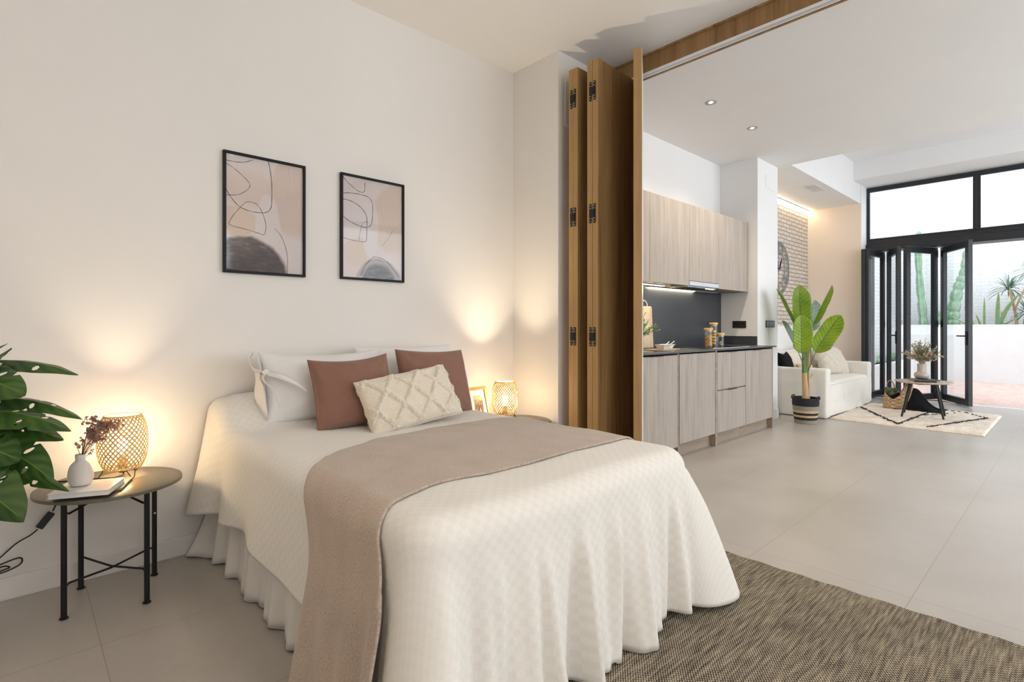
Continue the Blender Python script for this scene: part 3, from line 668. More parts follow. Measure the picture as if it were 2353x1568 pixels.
for i in range(7):
    a = rnd.uniform(-.6, .5); p0 = Vector((HX, HY, TOPZ + .09)); p2 = Vector((HX + .14 * math.cos(a) + .02, HY + .1 * math.sin(a), TOPZ + .09 + rnd.uniform(.02, .10)))
    B = bez(p0, (p0 + p2) / 2 + Vector((0, 0, .04)), p2, 6); st.tube(B, .0012, 4); fl2.lathe([(.002, 0), (.008, .004), (.008, .011), (.002, .015)], tuple(p2), 8)
st.build('stems', M['stem'], hp); tag(lf.build('leaves', M['herb'], hp, smooth=False), kind='stuff'); fl2.build('buds', M['porcelain'], hp)
# tray + bowls + spoons
tyb = MB().obox((4.07, 2.45, TOPZ + .0045), .34, .14, .007, R(6)).build('serving_board', M['lightwood'], bevel=.002)
tag(tyb, 'small thin wooden board under the two white bowls', 'board')
def bowl(x, y, label, wdt=.105):
    t = thing('sauce_bowl', label, 'bowl', (x, y, TOPZ + .0085), 0, 'white bowls on the worktop')
    b = MB(); n = 4
    def sq(r, z): return [(x + sx * r * wdt, y + sy * r * wdt * .9, z) for sx, sy in ((-1, -1), (1, -1), (1, 1), (-1, 1))]
    rings = [sq(.30, TOPZ + .009), sq(.32, TOPZ + .016), sq(.5, TOPZ + .046), sq(.56, TOPZ + .05), sq(.5, TOPZ + .047), sq(.30, TOPZ + .018)]
    vs = [p for r_ in rings for p in r_]; fs = [tuple(range(4))[::-1], tuple(range(20, 24))]
    for i in range(5): fs += [(i * 4 + j, i * 4 + (j + 1) % 4, (i + 1) * 4 + (j + 1) % 4, (i + 1) * 4 + j) for j in range(4)]
    b.add(vs, fs); b.build('bowl_body', M['porcelain'], t, bevel=.003)
    return t
bowl(4.00, 2.42, 'white square bowl with a small spoon, nearer the chopping board')
bowl(4.17, 2.47, 'white square bowl with a small spoon, farther from the chopping board', .095)
for (x, y, l) in ((4.00, 2.42, 'tiny white spoon resting in the left bowl on the worktop'), (4.17, 2.47, 'tiny white spoon resting in the right bowl on the worktop')):
    s = MB(); s.tube([(x, y, TOPZ + .028), (x + .04, y - .005, TOPZ + .05), (x + .085, y - .01, TOPZ + .072)], [.004, .003, .004], 8); s.lathe([(.002, 0), (.012, .003), (.012, .005), (.003, .007)], (x, y, TOPZ + .022), 12)
    tag(s.build('spoon', M['porcelain']), l, 'spoon', 'spoons in the white bowls')
# glass jars
def jar(x, y, h, label, fill, r=.038):
    t = thing('storage_jar', label, 'jar', (x, y, TOPZ + .0055), 0, 'glass jars with wooden lids')
    z = TOPZ + .0055
    MB().lathe([(r, 0), (r, h - .012), (r - .003, h - .012), (r - .003, .006)], (x, y, z), 28, cap1=True).build('glass', M['jar'], t)
    MB().lathe([(r + .004, h - .012), (r + .004, h + .004), (r + .002, h + .006)], (x, y, z), 28).build('lid', M['bamboo'], t)
    MB().lathe([(r - .006, h - .03), (r - .006, h - .012)], (x, y, z), 28).build('lid_plug', M['bamboo'], t)
    c = MB(); rr = random.Random(int(h * 1000))
    if fill == 'tag':
        n = int((h * .62) / .0062)
        for i in range(n):
            zz = z + .01 + i * .0062; a0 = rr.uniform(0, 6)
            for q in range(2):
                rad = r - .010 - q * .016
                c.tube([(x + rad * (1 + .1 * math.sin(3 * a + a0)) * math.cos(a), y + rad * (1 + .1 * math.sin(3 * a + a0)) * math.sin(a), zz + .006 * math.sin(2 * a + a0)) for a in [k * 2 * math.pi / 18 for k in range(18)]], .0038, 5, closed=True)
        c.build('pasta_nests', M['pasta'], t)
    elif fill == 'ball':
        for i in range(5):
            zz = z + .024 + i * .03; c.lathe([(.002, -.016), (.022, -.012), (.030, 0), (.020, .012), (.002, .016)], (x + rr.uniform(-.006, .006), y, zz), 14)
        c.build('pasta_nests', M['pasta'], t)
    else:
        for i in range(9):
            p = Vector((x + rr.uniform(-.015, .015), y + rr.uniform(-.015, .015), z + rr.uniform(.008, .045))); d = Vector((rr.uniform(-1, 1), rr.uniform(-1, 1), rr.uniform(.1, 1))).normalized() * .026
            blade(c, p, p + d * .5, p + d, d.orthogonal(), .02, n=3, m=1, fold=.6)
        c.build('pasta_bows', M['tan'], t, smooth=False, solid=.001)
jar(4.92, 2.475, .178, 'middle-height glass jar of coiled yellow pasta, front left of the three jars', 'tag')
jar(5.22, 2.57, .232, 'tallest glass jar of pasta with wooden lid, at the back of the three jars', 'ball')
jar(5.06, 2.425, .128, 'shortest glass jar with a few pasta pieces, front right of the three jars', 'bow')
# socket and switch
so = thing('double_socket', 'black double power socket on the side wall above the upstand', 'socket', (6.006, 2.652, 1.10))
MB().box(6.000, 6.009, 2.575, 2.729, 1.06, 1.14).build('plate', M['blackp'], so, bevel=.003)
for y in (2.615, 2.69):
    m = MB(); m.tube([(6.0005, y, 1.10), (5.998, y, 1.10)], .022, 20); m.build('outlet', M['blackm'], so)
    m = MB(); m.tube([(5.998, y, 1.084), (5.997, y, 1.084)], .003, 8); m.build('contact', M['gold'], so)
sw = thing('switch_panel', 'black four-gang switch plate on the white pillar face', 'light switch', (6.35, 2.445, 1.105))
MB().box(6.225, 6.475, 2.442, 2.450, 1.065, 1.145).build('plate', M['anthracite'], sw, bevel=.003)
for k in range(3):
    x = 6.265 + k * .073
    m = MB(); m.add([(x - .030, 2.434, 1.078), (x + .030, 2.440, 1.078), (x + .030, 2.434, 1.132), (x - .030, 2.440, 1.132), (x - .030, 2.442, 1.078), (x + .030, 2.442, 1.078), (x + .030, 2.442, 1.132), (x - .030, 2.442, 1.132)],
        [(0, 1, 2), (0, 2, 3), (0, 4, 5, 1), (1, 5, 6, 2), (2, 6, 7, 3), (3, 7, 4, 0)]); m.build('rocker', M['rocker'], sw, smooth=False)

# ------------------------------------------------------------------ ceiling downlights
def downlight(x, y, label, power=14, colr=(1, .86, .66)):
    t = thing('recessed_downlight', label, 'ceiling light', (x, y, H - .004), 0, 'recessed ceiling downlights')
    MB().lathe([(.033, -.002), (.044, -.004), (.046, 0), (.046, 0)], (x, y, H), 28, cap0=False, cap1=False).build('ring', M['wire'], t)
    m = MB().lathe([(.034, -.002), (.026, .0), (.001, .001)], (x, y, H - .001), 24, cap0=False, cap1=False).build('reflector', M['steel'], t)
    MB().lathe([(.013, -.004), (.001, -.005)], (x, y, H), 20, cap0=False).build('lamp', emit('downlight_lamp', colr, 12), t)
    l = bpy.data.lights.new('downlight_beam', 'SPOT'); l.energy = power; l.color = colr; l.spot_size = R(130); l.spot_blend = .9; l.shadow_soft_size = .04
    o = bpy.data.objects.new('downlight_beam', l); o.location = (x, y, H - .02); col.objects.link(o); o.parent = None
downlight(4.255, 2.12, 'recessed ceiling downlight nearer the wooden track beam', 34, (1, .83, .62))
downlight(5.09, 2.125, 'recessed ceiling downlight nearer the living area', 34, (1, .83, .62))
for (x, y, p, w_) in ((4.2, -.9, 14, 'near the bedroom opening'), (5.4, -.9, 14, 'near the sunken ceiling edge'), (4.2, -2.1, 14, 'near the added side opening, bedroom side'), (5.4, -2.1, 14, 'near the added side opening, garden side')):
    downlight(x, y, 'added fill downlight over the open floor ' + w_, p, (1, .95, .88))  # unseen downlights added to fill the living area with light
for (x, y, p, w_) in ((.4, -.6, 6, 'behind the rug'), (1.7, -.6, 10, 'over the rug end'), (.4, .7, 3, 'left of the bed foot'), (1.7, .7, 7, 'above the bed foot'), (-.9, .6, 2, 'by the left wall')):
    downlight(x, y, 'added fill downlight in the bedroom ' + w_, p, (1, .90, .78))  # out-of-view downlights added as fill for bed and rug

# ------------------------------------------------------------------ pictures on the wall
def artmat(kind):
    m, t, b = nt('abstract_print_' + kind); b.inputs['Roughness'].default_value = .5; b.inputs['Specular IOR Level'].default_value = .35
    tc = t.nodes.new('ShaderNodeTexCoord'); uv = tc.outputs['UV']
    sp = t.nodes.new('ShaderNodeSeparateXYZ'); 
    nz = N(t, 'ShaderNodeTexNoise', Scale=4., Detail=5.); lk(t, uv, nz.inputs['Vector'])
    vm = N(t, 'ShaderNodeVectorMath', operation='MULTIPLY_ADD'); lk(t, nz.outputs['Color'], vm.inputs[0]); vm.inputs[1].default_value = (.07, .07, 0)
    sub = N(t, 'ShaderNodeVectorMath', operation='SUBTRACT'); lk(t, uv, sub.inputs[0]); sub.inputs[1].default_value = (.035, .035, 0); lk(t, sub.outputs[0], vm.inputs[2])
    lk(t, vm.outputs[0], sp.inputs[0])
    X, Y = sp.outputs[0], sp.outputs[1]
    def ell(cx, cyy, rx, ry, soft=.06):
        def sq(o, c, r):
            a = N(t, 'ShaderNodeMath', operation='SUBTRACT'); lk(t, o, a.inputs[0]); a.inputs[1].default_value = c
            d = N(t, 'ShaderNodeMath', operation='DIVIDE'); lk(t, a.outputs[0], d.inputs[0]); d.inputs[1].default_value = r
            p = N(t, 'ShaderNodeMath', operation='POWER'); lk(t, d.outputs[0], p.inputs[0]); p.inputs[1].default_value = 2; return p.outputs[0]
        s = N(t, 'ShaderNodeMath', operation='ADD'); lk(t, sq(X, cx, rx), s.inputs[0]); lk(t, sq(Y, cyy, ry), s.inputs[1])
        mr = N(t, 'ShaderNodeMapRange'); lk(t, s.outputs[0], mr.inputs[0]); mr.inputs[1].default_value = 1 + soft; mr.inputs[2].default_value = 1 - soft; return mr.outputs[0]
    cur = None
    def over(base, c, mask, amt=1.):
        mx = N(t, 'ShaderNodeMixRGB'); mu = N(t, 'ShaderNodeMath', operation='MULTIPLY'); lk(t, mask, mu.inputs[0]); mu.inputs[1].default_value = amt; lk(t, mu.outputs[0], mx.inputs[0])
        if isinstance(base, tuple): mx.inputs[1].default_value = c4(base)
        else: lk(t, base, mx.inputs[1])
        if isinstance(c, tuple): mx.inputs[2].default_value = c4(c)
        else: lk(t, c, mx.inputs[2])
        return mx.outputs[0]
    n2 = N(t, 'ShaderNodeTexNoise', Scale=14., Detail=8., Roughness=.7, Distortion=1.2); lk(t, uv, n2.inputs['Vector'])
    mpp = N(t, 'ShaderNodeMapping'); mpp.inputs['Rotation'].default_value = (0, 0, .5); mpp.inputs['Scale'].default_value = (3, 14, 1); lk(t, uv, mpp.inputs[0])
    n3 = N(t, 'ShaderNodeTexNoise', Scale=2., Detail=8., Roughness=.7); lk(t, mpp.outputs[0], n3.inputs['Vector'])
    dark = ramp(t, [(.34, (.018, .014, .017)), (.5, (.055, .044, .05)), (.66, (.20, .165, .17))]); lk(t, n3.outputs['Fac'], dark.inputs[0])
    pale, blush, sand = (.66, .60, .60), (.60, .47, .41), (.62, .48, .38)
    cur = over(pale, blush, n2.outputs['Fac'], .35)
    if kind == 'large':
        cur = over(cur, blush, ell(.95, .72, .42, .40, .10), .8)
        cur = over(cur, blush, ell(.30, .72, .33, .16, .5), .55)
        cur = over(cur, sand, ell(.10, .43, .30, .13, .05), .8)
        cur = over(cur, pale, ell(.52, .40, .16, .30, .10), .9)
        cur = over(cur, (.70, .64, .63), ell(.85, .20, .5, .16, .8), .5)
        cur = over(cur, dark.outputs[0], ell(.25, -.02, .52, .32, .10), .97)
        cur = over(cur, (.07, .055, .062), ell(.42, .02, .32, .20, .4), .55)
    else:
        cur = over(cur, sand, ell(.95, .62, .48, .40, .10), .75)
        cur = over(cur, sand, ell(.25, .26, .24, .14, .06), .9)
        cur = over(cur, sand, ell(.16, .08, .18, .2, .3), .6)
        cur = over(cur, pale, ell(.45, .50, .14, .3, .15), .8)
        cur = over(cur, (.70, .64, .62), ell(.90, .2, .25, .10, .6), .6)
        cur = over(cur, (.30, .25, .25), ell(.60, -.06, .40, .27, .08), .75)
        cur = over(cur, dark.outputs[0], ell(.60, -.08, .30, .24, .18), .97)
    lk(t, cur, b.inputs['Base Color']); return m
M['ink'] = plain('ink_line', (.05, .035, .035), .7, var=.3, scale=30)
M['whiteink'] = plain('white_line', (.74, .68, .66), .7, var=.05)
def picture(x0, x1, z0, z1, kind, label, lines, wl):
    yb = 2.88; t = thing('framed_print', label, 'picture', ((x0 + x1) / 2, yb - .01, z0), 0, 'framed prints above the bed')
    f = MB(); w_ = .013; d = .022
    for (a, b, c, e) in ((x0, x1, z1 - w_, z1), (x0, x1, z0, z0 + w_), (x0, x0 + w_, z0 + w_, z1 - w_), (x1 - w_, x1, z0 + w_, z1 - w_)): f.box(a, b, yb - d, yb - .001, c, e)
    f.build('frame', M['blackframe'], t, bevel=.0015)
    yp = yb - .010; X0, X1, Z0, Z1 = x0 + w_, x1 - w_, z0 + w_, z1 - w_
    p = MB(); p.add([(X0, yp, Z0), (X1, yp, Z0), (X1, yp, Z1), (X0, yp, Z1)], [(0, 1, 2, 3)], [(0, 0), (1, 0), (1, 1), (0, 1)])
    pr_ = p.build('print', artmat(kind), t, smooth=False)
    def draw(name, L, mat, r):
        l = MB()
        for P, rr in L:
            Q = catmull([(X0 + (X1 - X0) * max(0, min(1, u)), yp - .0007, Z0 + (Z1 - Z0) * max(0, min(1, v))) for u, v in P], 8)
            rs = [r * rr * (.65 + .45 * abs(math.sin(i * .37 + len(P)))) for i in range(len(Q))]
            l.tube(Q, rs, 5)
        if L: l.build(name, mat, pr_)
    draw('ink_lines', lines, M['ink'], .0014); draw('white_lines', wl, M['whiteink'], .0018)
    MB().box(X0, X1, yb - .017, yb - .0155, Z0, Z1).build('glazing', M['picglass'], t, smooth=False)
picture(.730, 1.134, 1.340, 1.942, 'large', 'larger-looking black framed abstract print, left of the two above the bed',
    [([(0, .94), (.12, .94), (.24, .955), (.33, .985)], 1), ([(0, .915), (.10, .88), (.22, .82), (.29, .77), (.27, .72), (.15, .66), (0, .64)], .9),
     ([(.53, 1), (.56, .90), (.575, .80), (.575, .68), (.57, .60), (.53, .55), (.44, .53), (.30, .53), (.16, .56), (.06, .63), (0, .695)], 1.1),
     ([(.49, .36), (.50, .42), (.47, .50), (.41, .58), (.33, .61), (.24, .60), (.14, .52), (.06, .44), (.05, .39), (.20, .37), (.40, .345), (.47, .335), (.49, .36)], .8),
     ([(.62, .40), (.70, .34), (.77, .22), (.79, .10), (.78, 0)], .7)],
    [([(.80, .99), (.83, .88), (.82, .76), (.76, .66), (.68, .60), (.64, .55)], 1), ([(.42, .44), (.35, .40), (.31, .33)], .8)])
picture(1.335, 1.748, 1.345, 1.952, 'small', 'black framed abstract print with a looping line, right of the two above the bed',
    [([(0, .995), (.06, .95), (.18, .895), (.28, .865), (.35, .88), (.36, .97)], 1), ([(0, .82), (.10, .835), (.25, .84), (.40, .83), (.47, .79), (.49, .72), (.48, .60), (.45, .54), (.36, .515), (.22, .53), (.10, .56), (0, .60)], 1.1),
     ([(0, .765), (.12, .76), (.24, .73), (.34, .68), (.39, .61), (.39, .50), (.385, .40), (.36, .37), (.25, .365), (.10, .375), (0, .385)], 1.1),
     ([(.26, .37), (.28, .46), (.33, .56), (.42, .57)], .6), ([(.66, .35), (.74, .42), (.84, .52)], .6), ([(.28, .02), (.36, .13), (.48, .21), (.55, .225), (.70, .20), (.82, .13), (.95, .03)], 1.2), ([(.30, .03), (.40, .15), (.52, .20), (.66, .18)], .8)],
    [([(.64, .94), (.64, .80), (.65, .70), (.70, .58), (.75, .47)], 1), ([(.73, .46), (.66, .36), (.58, .30), (.52, .2)], .7)])

# ------------------------------------------------------------------ bed
XL, XR, YFT, YWL, ZT, RC, RR = .66, 1.93, 1.03, 2.855, .60, .10, .075
bed = thing('bed', 'double bed with its head against the picture wall', 'bed', (1.3, 1.95, 0))
MB().box(XL + .05, XR - .05, YFT + .06, YWL - .03, .12, .34).build('bed_base', M['sheer'], bed, bevel=.01)
MB().box(XL + .035, XR - .035, YFT + .05, YWL - .02, .34, ZT - .035).build('mattress', M['coverwhite'], bed, bevel=.03)
lg = [(XL + .1, YFT + .12), (XR - .1, YFT + .12), (XL + .1, YWL - .1), (XR - .1, YWL - .1)]
for x, y in lg: MB().tube([(x, y, .006 if y < 1.8 else 0), (x, y, .12)], .02, 10).build('leg', M['blackm'], bed)
# outline path (wall left -> foot -> wall right), arc-length parameterised
S1 = YWL - (YFT + RC); SA = RC * math.pi / 2; S2 = (XR - XL) - 2 * RC; STOT = 2 * S1 + 2 * SA + S2
def outline(s):
    if s <= S1: return Vector((XL, YWL - s, 0)), Vector((-1, 0, 0))
    s2 = s - S1
    if s2 <= SA:
        a = s2 / RC; return Vector((XL + RC - RC * math.cos(a), YFT + RC - RC * math.sin(a), 0)), Vector((-math.cos(a), -math.sin(a), 0))
    s3 = s2 - SA
    if s3 <= S2: return Vector((XL + RC + s3, YFT, 0)), Vector((0, -1, 0))
    s4 = s3 - S2
    if s4 <= SA:
        a = s4 / RC; return Vector((XR - RC + RC * math.sin(a), YFT + RC - RC * math.cos(a), 0)), Vector((math.sin(a), -math.cos(a), 0))
    s5 = s4 - SA; return Vector((XR, YFT + RC + s5, 0)), Vector((1, 0, 0))
SC1, SC2 = S1 + SA / 2, S1 + SA + S2 + SA / 2
def hem(s):   # height of the bedspread hem
    return interp(s, [(0, .20), (.25, .235), (.6, .26), (1.0, .225), (1.25, .215), (1.45, .16), (S1 - .06, .05), (SC1, .012), (S1 + SA + .3, .012), (SC2 - .35, .012), (SC2 - .18, .03), (SC2 - .1, .035), (SC2, .012), (SC2 + .15, .012), (SC2 + .5, .03), (STOT, .06)])
def topz(x, y):
    h = .14 * smooth01((y - 2.48) / .30) * smooth01((x - .60) / .16) * (1 - .25 * smooth01((x - .9) / .8)) * smooth01((2.03 - x) / .2)
    u = .010 * noise.noise(Vector((x * 2.2, y * 2.2, 0))) + .004 * noise.noise(Vector((x * 7, y * 5, 3)))
    return ZT + h + u
def g(s, c, w_): return math.exp(-((s - c) / w_) ** 2)
def foldamp(s, q):
    """outward offset of folds, q = drop fraction"""
    foot = smooth01((s - S1 + .05) / .25) * smooth01((STOT - S1 - s + .05) / .25)
    a = 0
    a += foot * .027 * (math.sin(s * 29 + .6) + .8 * math.sin(s * 47 + 1.7 + 2 * q) + .45 * math.sin(s * 83 + .3)) * q ** 1.15
    a += foot * .020 * max(0, math.sin(s * 37 + 2.)) ** 4 * smooth01((q - .05) / .3)
    a += .20 * g(s, SC1 + .02, .07) * q ** 1.3 - .045 * g(s, SC1 + .17, .07) * q + .05 * g(s, SC1 + .30, .06) * q ** 1.4 - .05 * g(s, SC1 - .15, .06) * q
    a += .17 * g(s, SC2 + .05, .15) * q ** .72 - .05 * g(s, SC2 - .17, .07) * q ** 1.2 + .03 * g(s, SC2 - .33, .05) * q
    side = 1 - foot
    a += side * .010 * (math.sin(s * 8 + 1) + .6 * math.sin(s * 17)) * q + side * .055 * g(s, .10, .10) * q + .045 * g(s, .42, .09) * q * side - .04 * g(s, .26, .05) * q * side - .02 * g(s, .60, .07) * q * side + .02 * g(s, .78, .08) * q * side
    return a
def cloth(s, e, off=0.):
    """point of the draped cover: s along the outline, e = unrolled distance beyond the inset line (negative = on top)"""
    c, n = outline(s); inner = c - n * RR
    arc = RR * math.pi / 2
    if e <= arc:
        a = max(0, e) / RR; p = inner + n * (min(e, 0) + (RR + off) * math.sin(a)); p.z = topz(inner.x, inner.y) - RR + (RR + off) * math.cos(a)
        return p
    z0 = topz(inner.x, inner.y) - RR; L = max(.05, ZT - RR - .01); d = e - arc; q = min(1., d / L)
    fl_ = (.055 if s < S1 else .035) * q
    out = RR + fl_ + foldamp(s, q) + off
    p = inner + n * out; p.z = z0 - d * (.985 if q < 1 else 1) ; return p
bs = MB(); NS, NI, NA, ND = 420, 16, 6, 34
def spread(a, b):
    s = a * STOT; c, n = outline(s); j = b * (NI + NA + ND)
    inner = c - n * RR
    if j <= NI:
        k = j / NI; spn = Vector(((XL + XR) / 2, max(c.y if abs(n.x) > .999 else YFT + .68, YFT + .68), 0))
        if abs(n.x) <= .999: spn.y = YFT + .68
        if inner.y < YFT + .68: spn.y = YFT + .68
        p = spn.lerp(inner, k); p.z = topz(p.x, p.y); return (p, (p.x, p.y))
    arc = RR * math.pi / 2
    if j <= NI + NA: e = arc * (j - NI) / NA
    else:
        z0 = topz(inner.x, inner.y) - RR; Ld = z0 - hem(s); e = arc + Ld * (j - NI - NA) / ND
    p = cloth(s, e); p.z = max(p.z, .0095)
    u = inner + n * e; return (p, (u.x, u.y))
bs.grid(spread, NS, NI + NA + ND)
tag(bs.build('bedspread', M['spread'], solid=.004, angle=180, merge=.0004), 'off-white waffle-woven bedspread draped over the bed to the floor at the foot', 'bedspread')
# skirt under the spread
sk_ = MB()
def skirt(a, b):
    s = a * (S1 - .12); c, n = outline(s); z = .30 * (1 - b) + .002
    pl_ = .018 * math.sin(s * 33 + 2.2 * math.sin(s * 5)) + .008 * math.sin(s * 71)
    fl_ = .075 * g(s, .03, .10) * b ** 2 + .02 * b
    p = c + n * (-.022 + pl_ * (.4 + .6 * b) + fl_); p.z = z + .006 * abs(math.sin(s * 33)) * b; return p
sk_.grid(skirt, 260, 10)
sk_.build('bed_skirt', M['sheer'], bed, solid=.0015, angle=180)

# throw across the bed
FAR = [(.60, 1.66), (.735, 1.765), (.80, 1.825), (.88, 1.88), (1.12, 1.985), (1.41, 2.035), (1.70, 2.00), (1.95, 1.93)]
NEAR = [(.60, 1.20), (.735, 1.245), (.80, 1.272), (.88, 1.292), (1.23, 1.272), (1.60, 1.285), (1.95, 1.296)]
arc_ = RR * math.pi / 2
EL = arc_ + .50; ER = arc_ + .30
xa, xb = XL + RR, XR - RR; LT = EL + (xb - xa) + ER
def throwf(a, b):
    D = a * LT; OFF = .009
    wv = .004 * math.sin(D * 9 + b * 4) 
    if D <= EL or D >= EL + xb - xa:
        left = D <= EL; e = (EL - D) if left else D - (EL + xb - xa)
        q = max(0, e - arc_ * .5) / .5
        if left: y = (1.765 * (1 - b) + 1.245 * b) - (.235 * (1 - b) + .12 * b) * math.sin(min(1, e / .30) * math.pi / 2) - .02 * q * b
        else: y = 1.935 * (1 - b) + 1.296 * b
        s = (YWL - y) if left else STOT - (YWL - y)
        if left and y < YFT + RC: s = S1 + (YFT + RC - y)
        hb = .016 * max(0, q) * (math.sin(b * 9 + .4) + .5 * math.sin(b * 21))
        p = cloth(s, e, OFF + (.012 * q if left else 0) + hb * (1 if left else 0) + .028 * q * (1 if left else 0))
        p.z = max(p.z, .02); return (p, (D, b * .62))
    x = xa + (D - EL); y = interp(x, FAR) * (1 - b) + interp(x, NEAR) * b
    if x > xb - .1:
        k = smooth01((x - xb + .1) / .1); y = y * (1 - k) + (1.935 * (1 - b) + 1.296 * b) * k
    wr_ = .0025 * noise.noise(Vector((x * 12, y * 9, 2)))
    return (Vector((x, y, topz(x, y) + OFF + wr_)), (D, b * .62))
th = MB(); th.grid(throwf, 200, 60)
tag(th.build('throw_blanket', M['throw'], solid=.007, angle=180), 'taupe wool throw laid across the lower half of the bed', 'throw')

def pillow(name, mat, label, cat, c, w_, h_, t_, rot, group=None, pinch=.07, tuft=None, nu=44, nv=36, puff=.5, sag=0., corner=1.0, part_label=None, seed=0):
    """local x = width, local z = height, local y = thickness; c = centre of bottom edge"""
    t = thing(name, label, cat, c, 0, group); t.rotation_euler = rot; WM[t.name] = Matrix.Translation(Vector(c)) @ Euler(rot).to_matrix().to_4x4()
    mb = MB()
    for sgn in (1, -1):
        def fn(a, b, sgn=sgn):
            u, v = math.sin((a - .5) * math.pi), math.sin((b - .5) * math.pi)
            prof = ((1 - u * u) * (1 - v * v)); th_ = t_ / 2 * prof ** puff
            x = w_ / 2 * u * (1 - pinch * (1 - v * v) * (abs(u) ** 2)) ; z = h_ / 2 * v * (1 - pinch * (1 - u * u) * (abs(v) ** 2)) + h_ / 2
            z -= sag * (1 - u * u) * (v + 1) / 2 * h_
            x += corner * .0
            wr = .006 * noise.noise(Vector((u * 2.5 + seed, v * 2.5, sgn))) + .0035 * noise.noise(Vector((u * 6 + seed, v * 6, sgn * 2)))
            # radial wrinkles at the corners
            for cu in (-1, 1):
                for cv in (-1, 1):
                    dx, dz = u - cu, v - cv; dd = math.hypot(dx, dz)
                    if dd < 1: wr += .006 * math.sin(math.atan2(dz, dx) * 9 + seed) * (1 - dd) * dd * 2
            y = sgn * (th_ + wr * min(1, prof * 6))
            if tuft: y += sgn * tuft(x / w_ + .5, z / h_, prof)
            return (Vector((x, y, z)), (x + .5, z + sgn * .01))
        mb.grid(fn, nu, nv)
    mb.build('cover', mat, t, local=True, merge=.0006, angle=180)
    # piping seam
    pts = []
    for i in range(48):
        k = i / 48 * 4; e = int(k); f = (k - e) * 2 - 1
        u, v = [(f, -1), (1, f), (-f, 1), (-1, -f)][e]
        x = w_ / 2 * u * (1 - pinch * (1 - v * v) * (abs(u) ** 2)); z = h_ / 2 * v * (1 - pinch * (1 - u * u) * (abs(v) ** 2)) + h_ / 2 - sag * (1 - u * u) * (v + 1) / 2 * h_
        pts.append((x, 0, z))
    s = MB(); s.tube(pts, .0028, 6, closed=True); s.build('seam', mat, t, local=True)
    return t
pw = pillow('pillow', M['coverwhite'], 'white pillow with tied ribbon at its open end, left side of the bed', 'pillow', (1.14, 2.545, .615), .62, .36, .19, (R(-22), 0, R(-4)), 'white bed pillows', .05, puff=.42, sag=.06, seed=1)
rb = MB()
def ribbon(P, w_, side):
    Q = catmull(P, 6)
    rb.grid(lambda a, b: tuple(Q[min(len(Q) - 1, int(a * (len(Q) - 1)))] + Vector(side) * (b - .5) * w_ * (.5 + .8 * math.sin(math.pi * min(1, a + .15)))), len(Q) - 1, 2)
ribbon([(-.30, -.05, .24), (-.325, -.10, .19), (-.30, -.14, .13), (-.28, -.16, .04)], .035, (0, .8, .3))
ribbon([(-.30, -.05, .24), (-.26, -.12, .20), (-.20, -.145, .155), (-.155, -.15, .11)], .028, (.3, .2, .8))
ribbon([(-.30, -.04, .24), (-.345, -.02, .27), (-.35, .0, .33), (-.325, .03, .37)], .06, (.3, .9, 0))
rb.lathe([(.002, -.014), (.014, -.006), (.015, .004), (.003, .014)], (-.30, -.06, .24), 10)
rb.build('ribbon_tie', M['coverwhite'], pw, local=True, solid=.0015, angle=60)
op = MB()
def opening(a, b):
    z = .02 + .33 * a; x = -.30 - .018 * math.sin(a * math.pi) - .012 * b; y = (b - .5) * .15 * math.sin(math.pi * min(1, a + .08)) * (1 - .75 * math.exp(-((a - .62) / .12) ** 2)); return Vector((x, y, z))
op.grid(opening, 16, 8); op.build('case_flap', M['coverwhite'], pw, local=True, solid=.002, angle=180)
pillow('pillow', M['coverwhite'], 'white pillow behind the right terracotta cushion, top edge showing', 'pillow', (1.67, 2.60, .61), .64, .37, .18, (R(-20), 0, R(-2)), 'white bed pillows', .05, puff=.42, seed=4)
pillow('cushion', M['brick_pillow'], 'terracotta wool cushion leaning to the left of the cream one', 'cushion', (1.175, 2.315, .605), .385, .345, .15, (R(-22), R(-3), R(-9)), 'terracotta cushions on the bed', .05, puff=.36, sag=.05, seed=7)
pillow('cushion', M['brick_pillow'], 'terracotta wool cushion behind the right end of the cream one', 'cushion', (1.655, 2.345, .605), .43, .36, .15, (R(-20), R(2), R(-1)), 'terracotta cushions on the bed', .05, puff=.36, sag=.02, seed=11)
def diamonds(u, v, prof):
    a = u * 3.6 + v * 1.7 + .15; b = u * 3.6 - v * 1.7 + .35
    da = abs(a - round(a)); db = abs(b - round(b)); d = min(da, db)
    n_ = noise.noise(Vector((u * 46, v * 26, 0)))
    if d < .115 and prof > .012: return (.011 + .007 * n_) * math.cos(d / .115 * math.pi / 2) ** .5 
    return .0004 * math.sin(v * 240)
pillow('cushion', M['cream'], 'cream oblong cushion with raised diamond tufting, in front of the others', 'cushion', (1.405, 2.150, .605), .50, .275, .15, (R(-30), R(-7), R(-1)), None, .04, diamonds, 190, 120, puff=.38, seed=15)

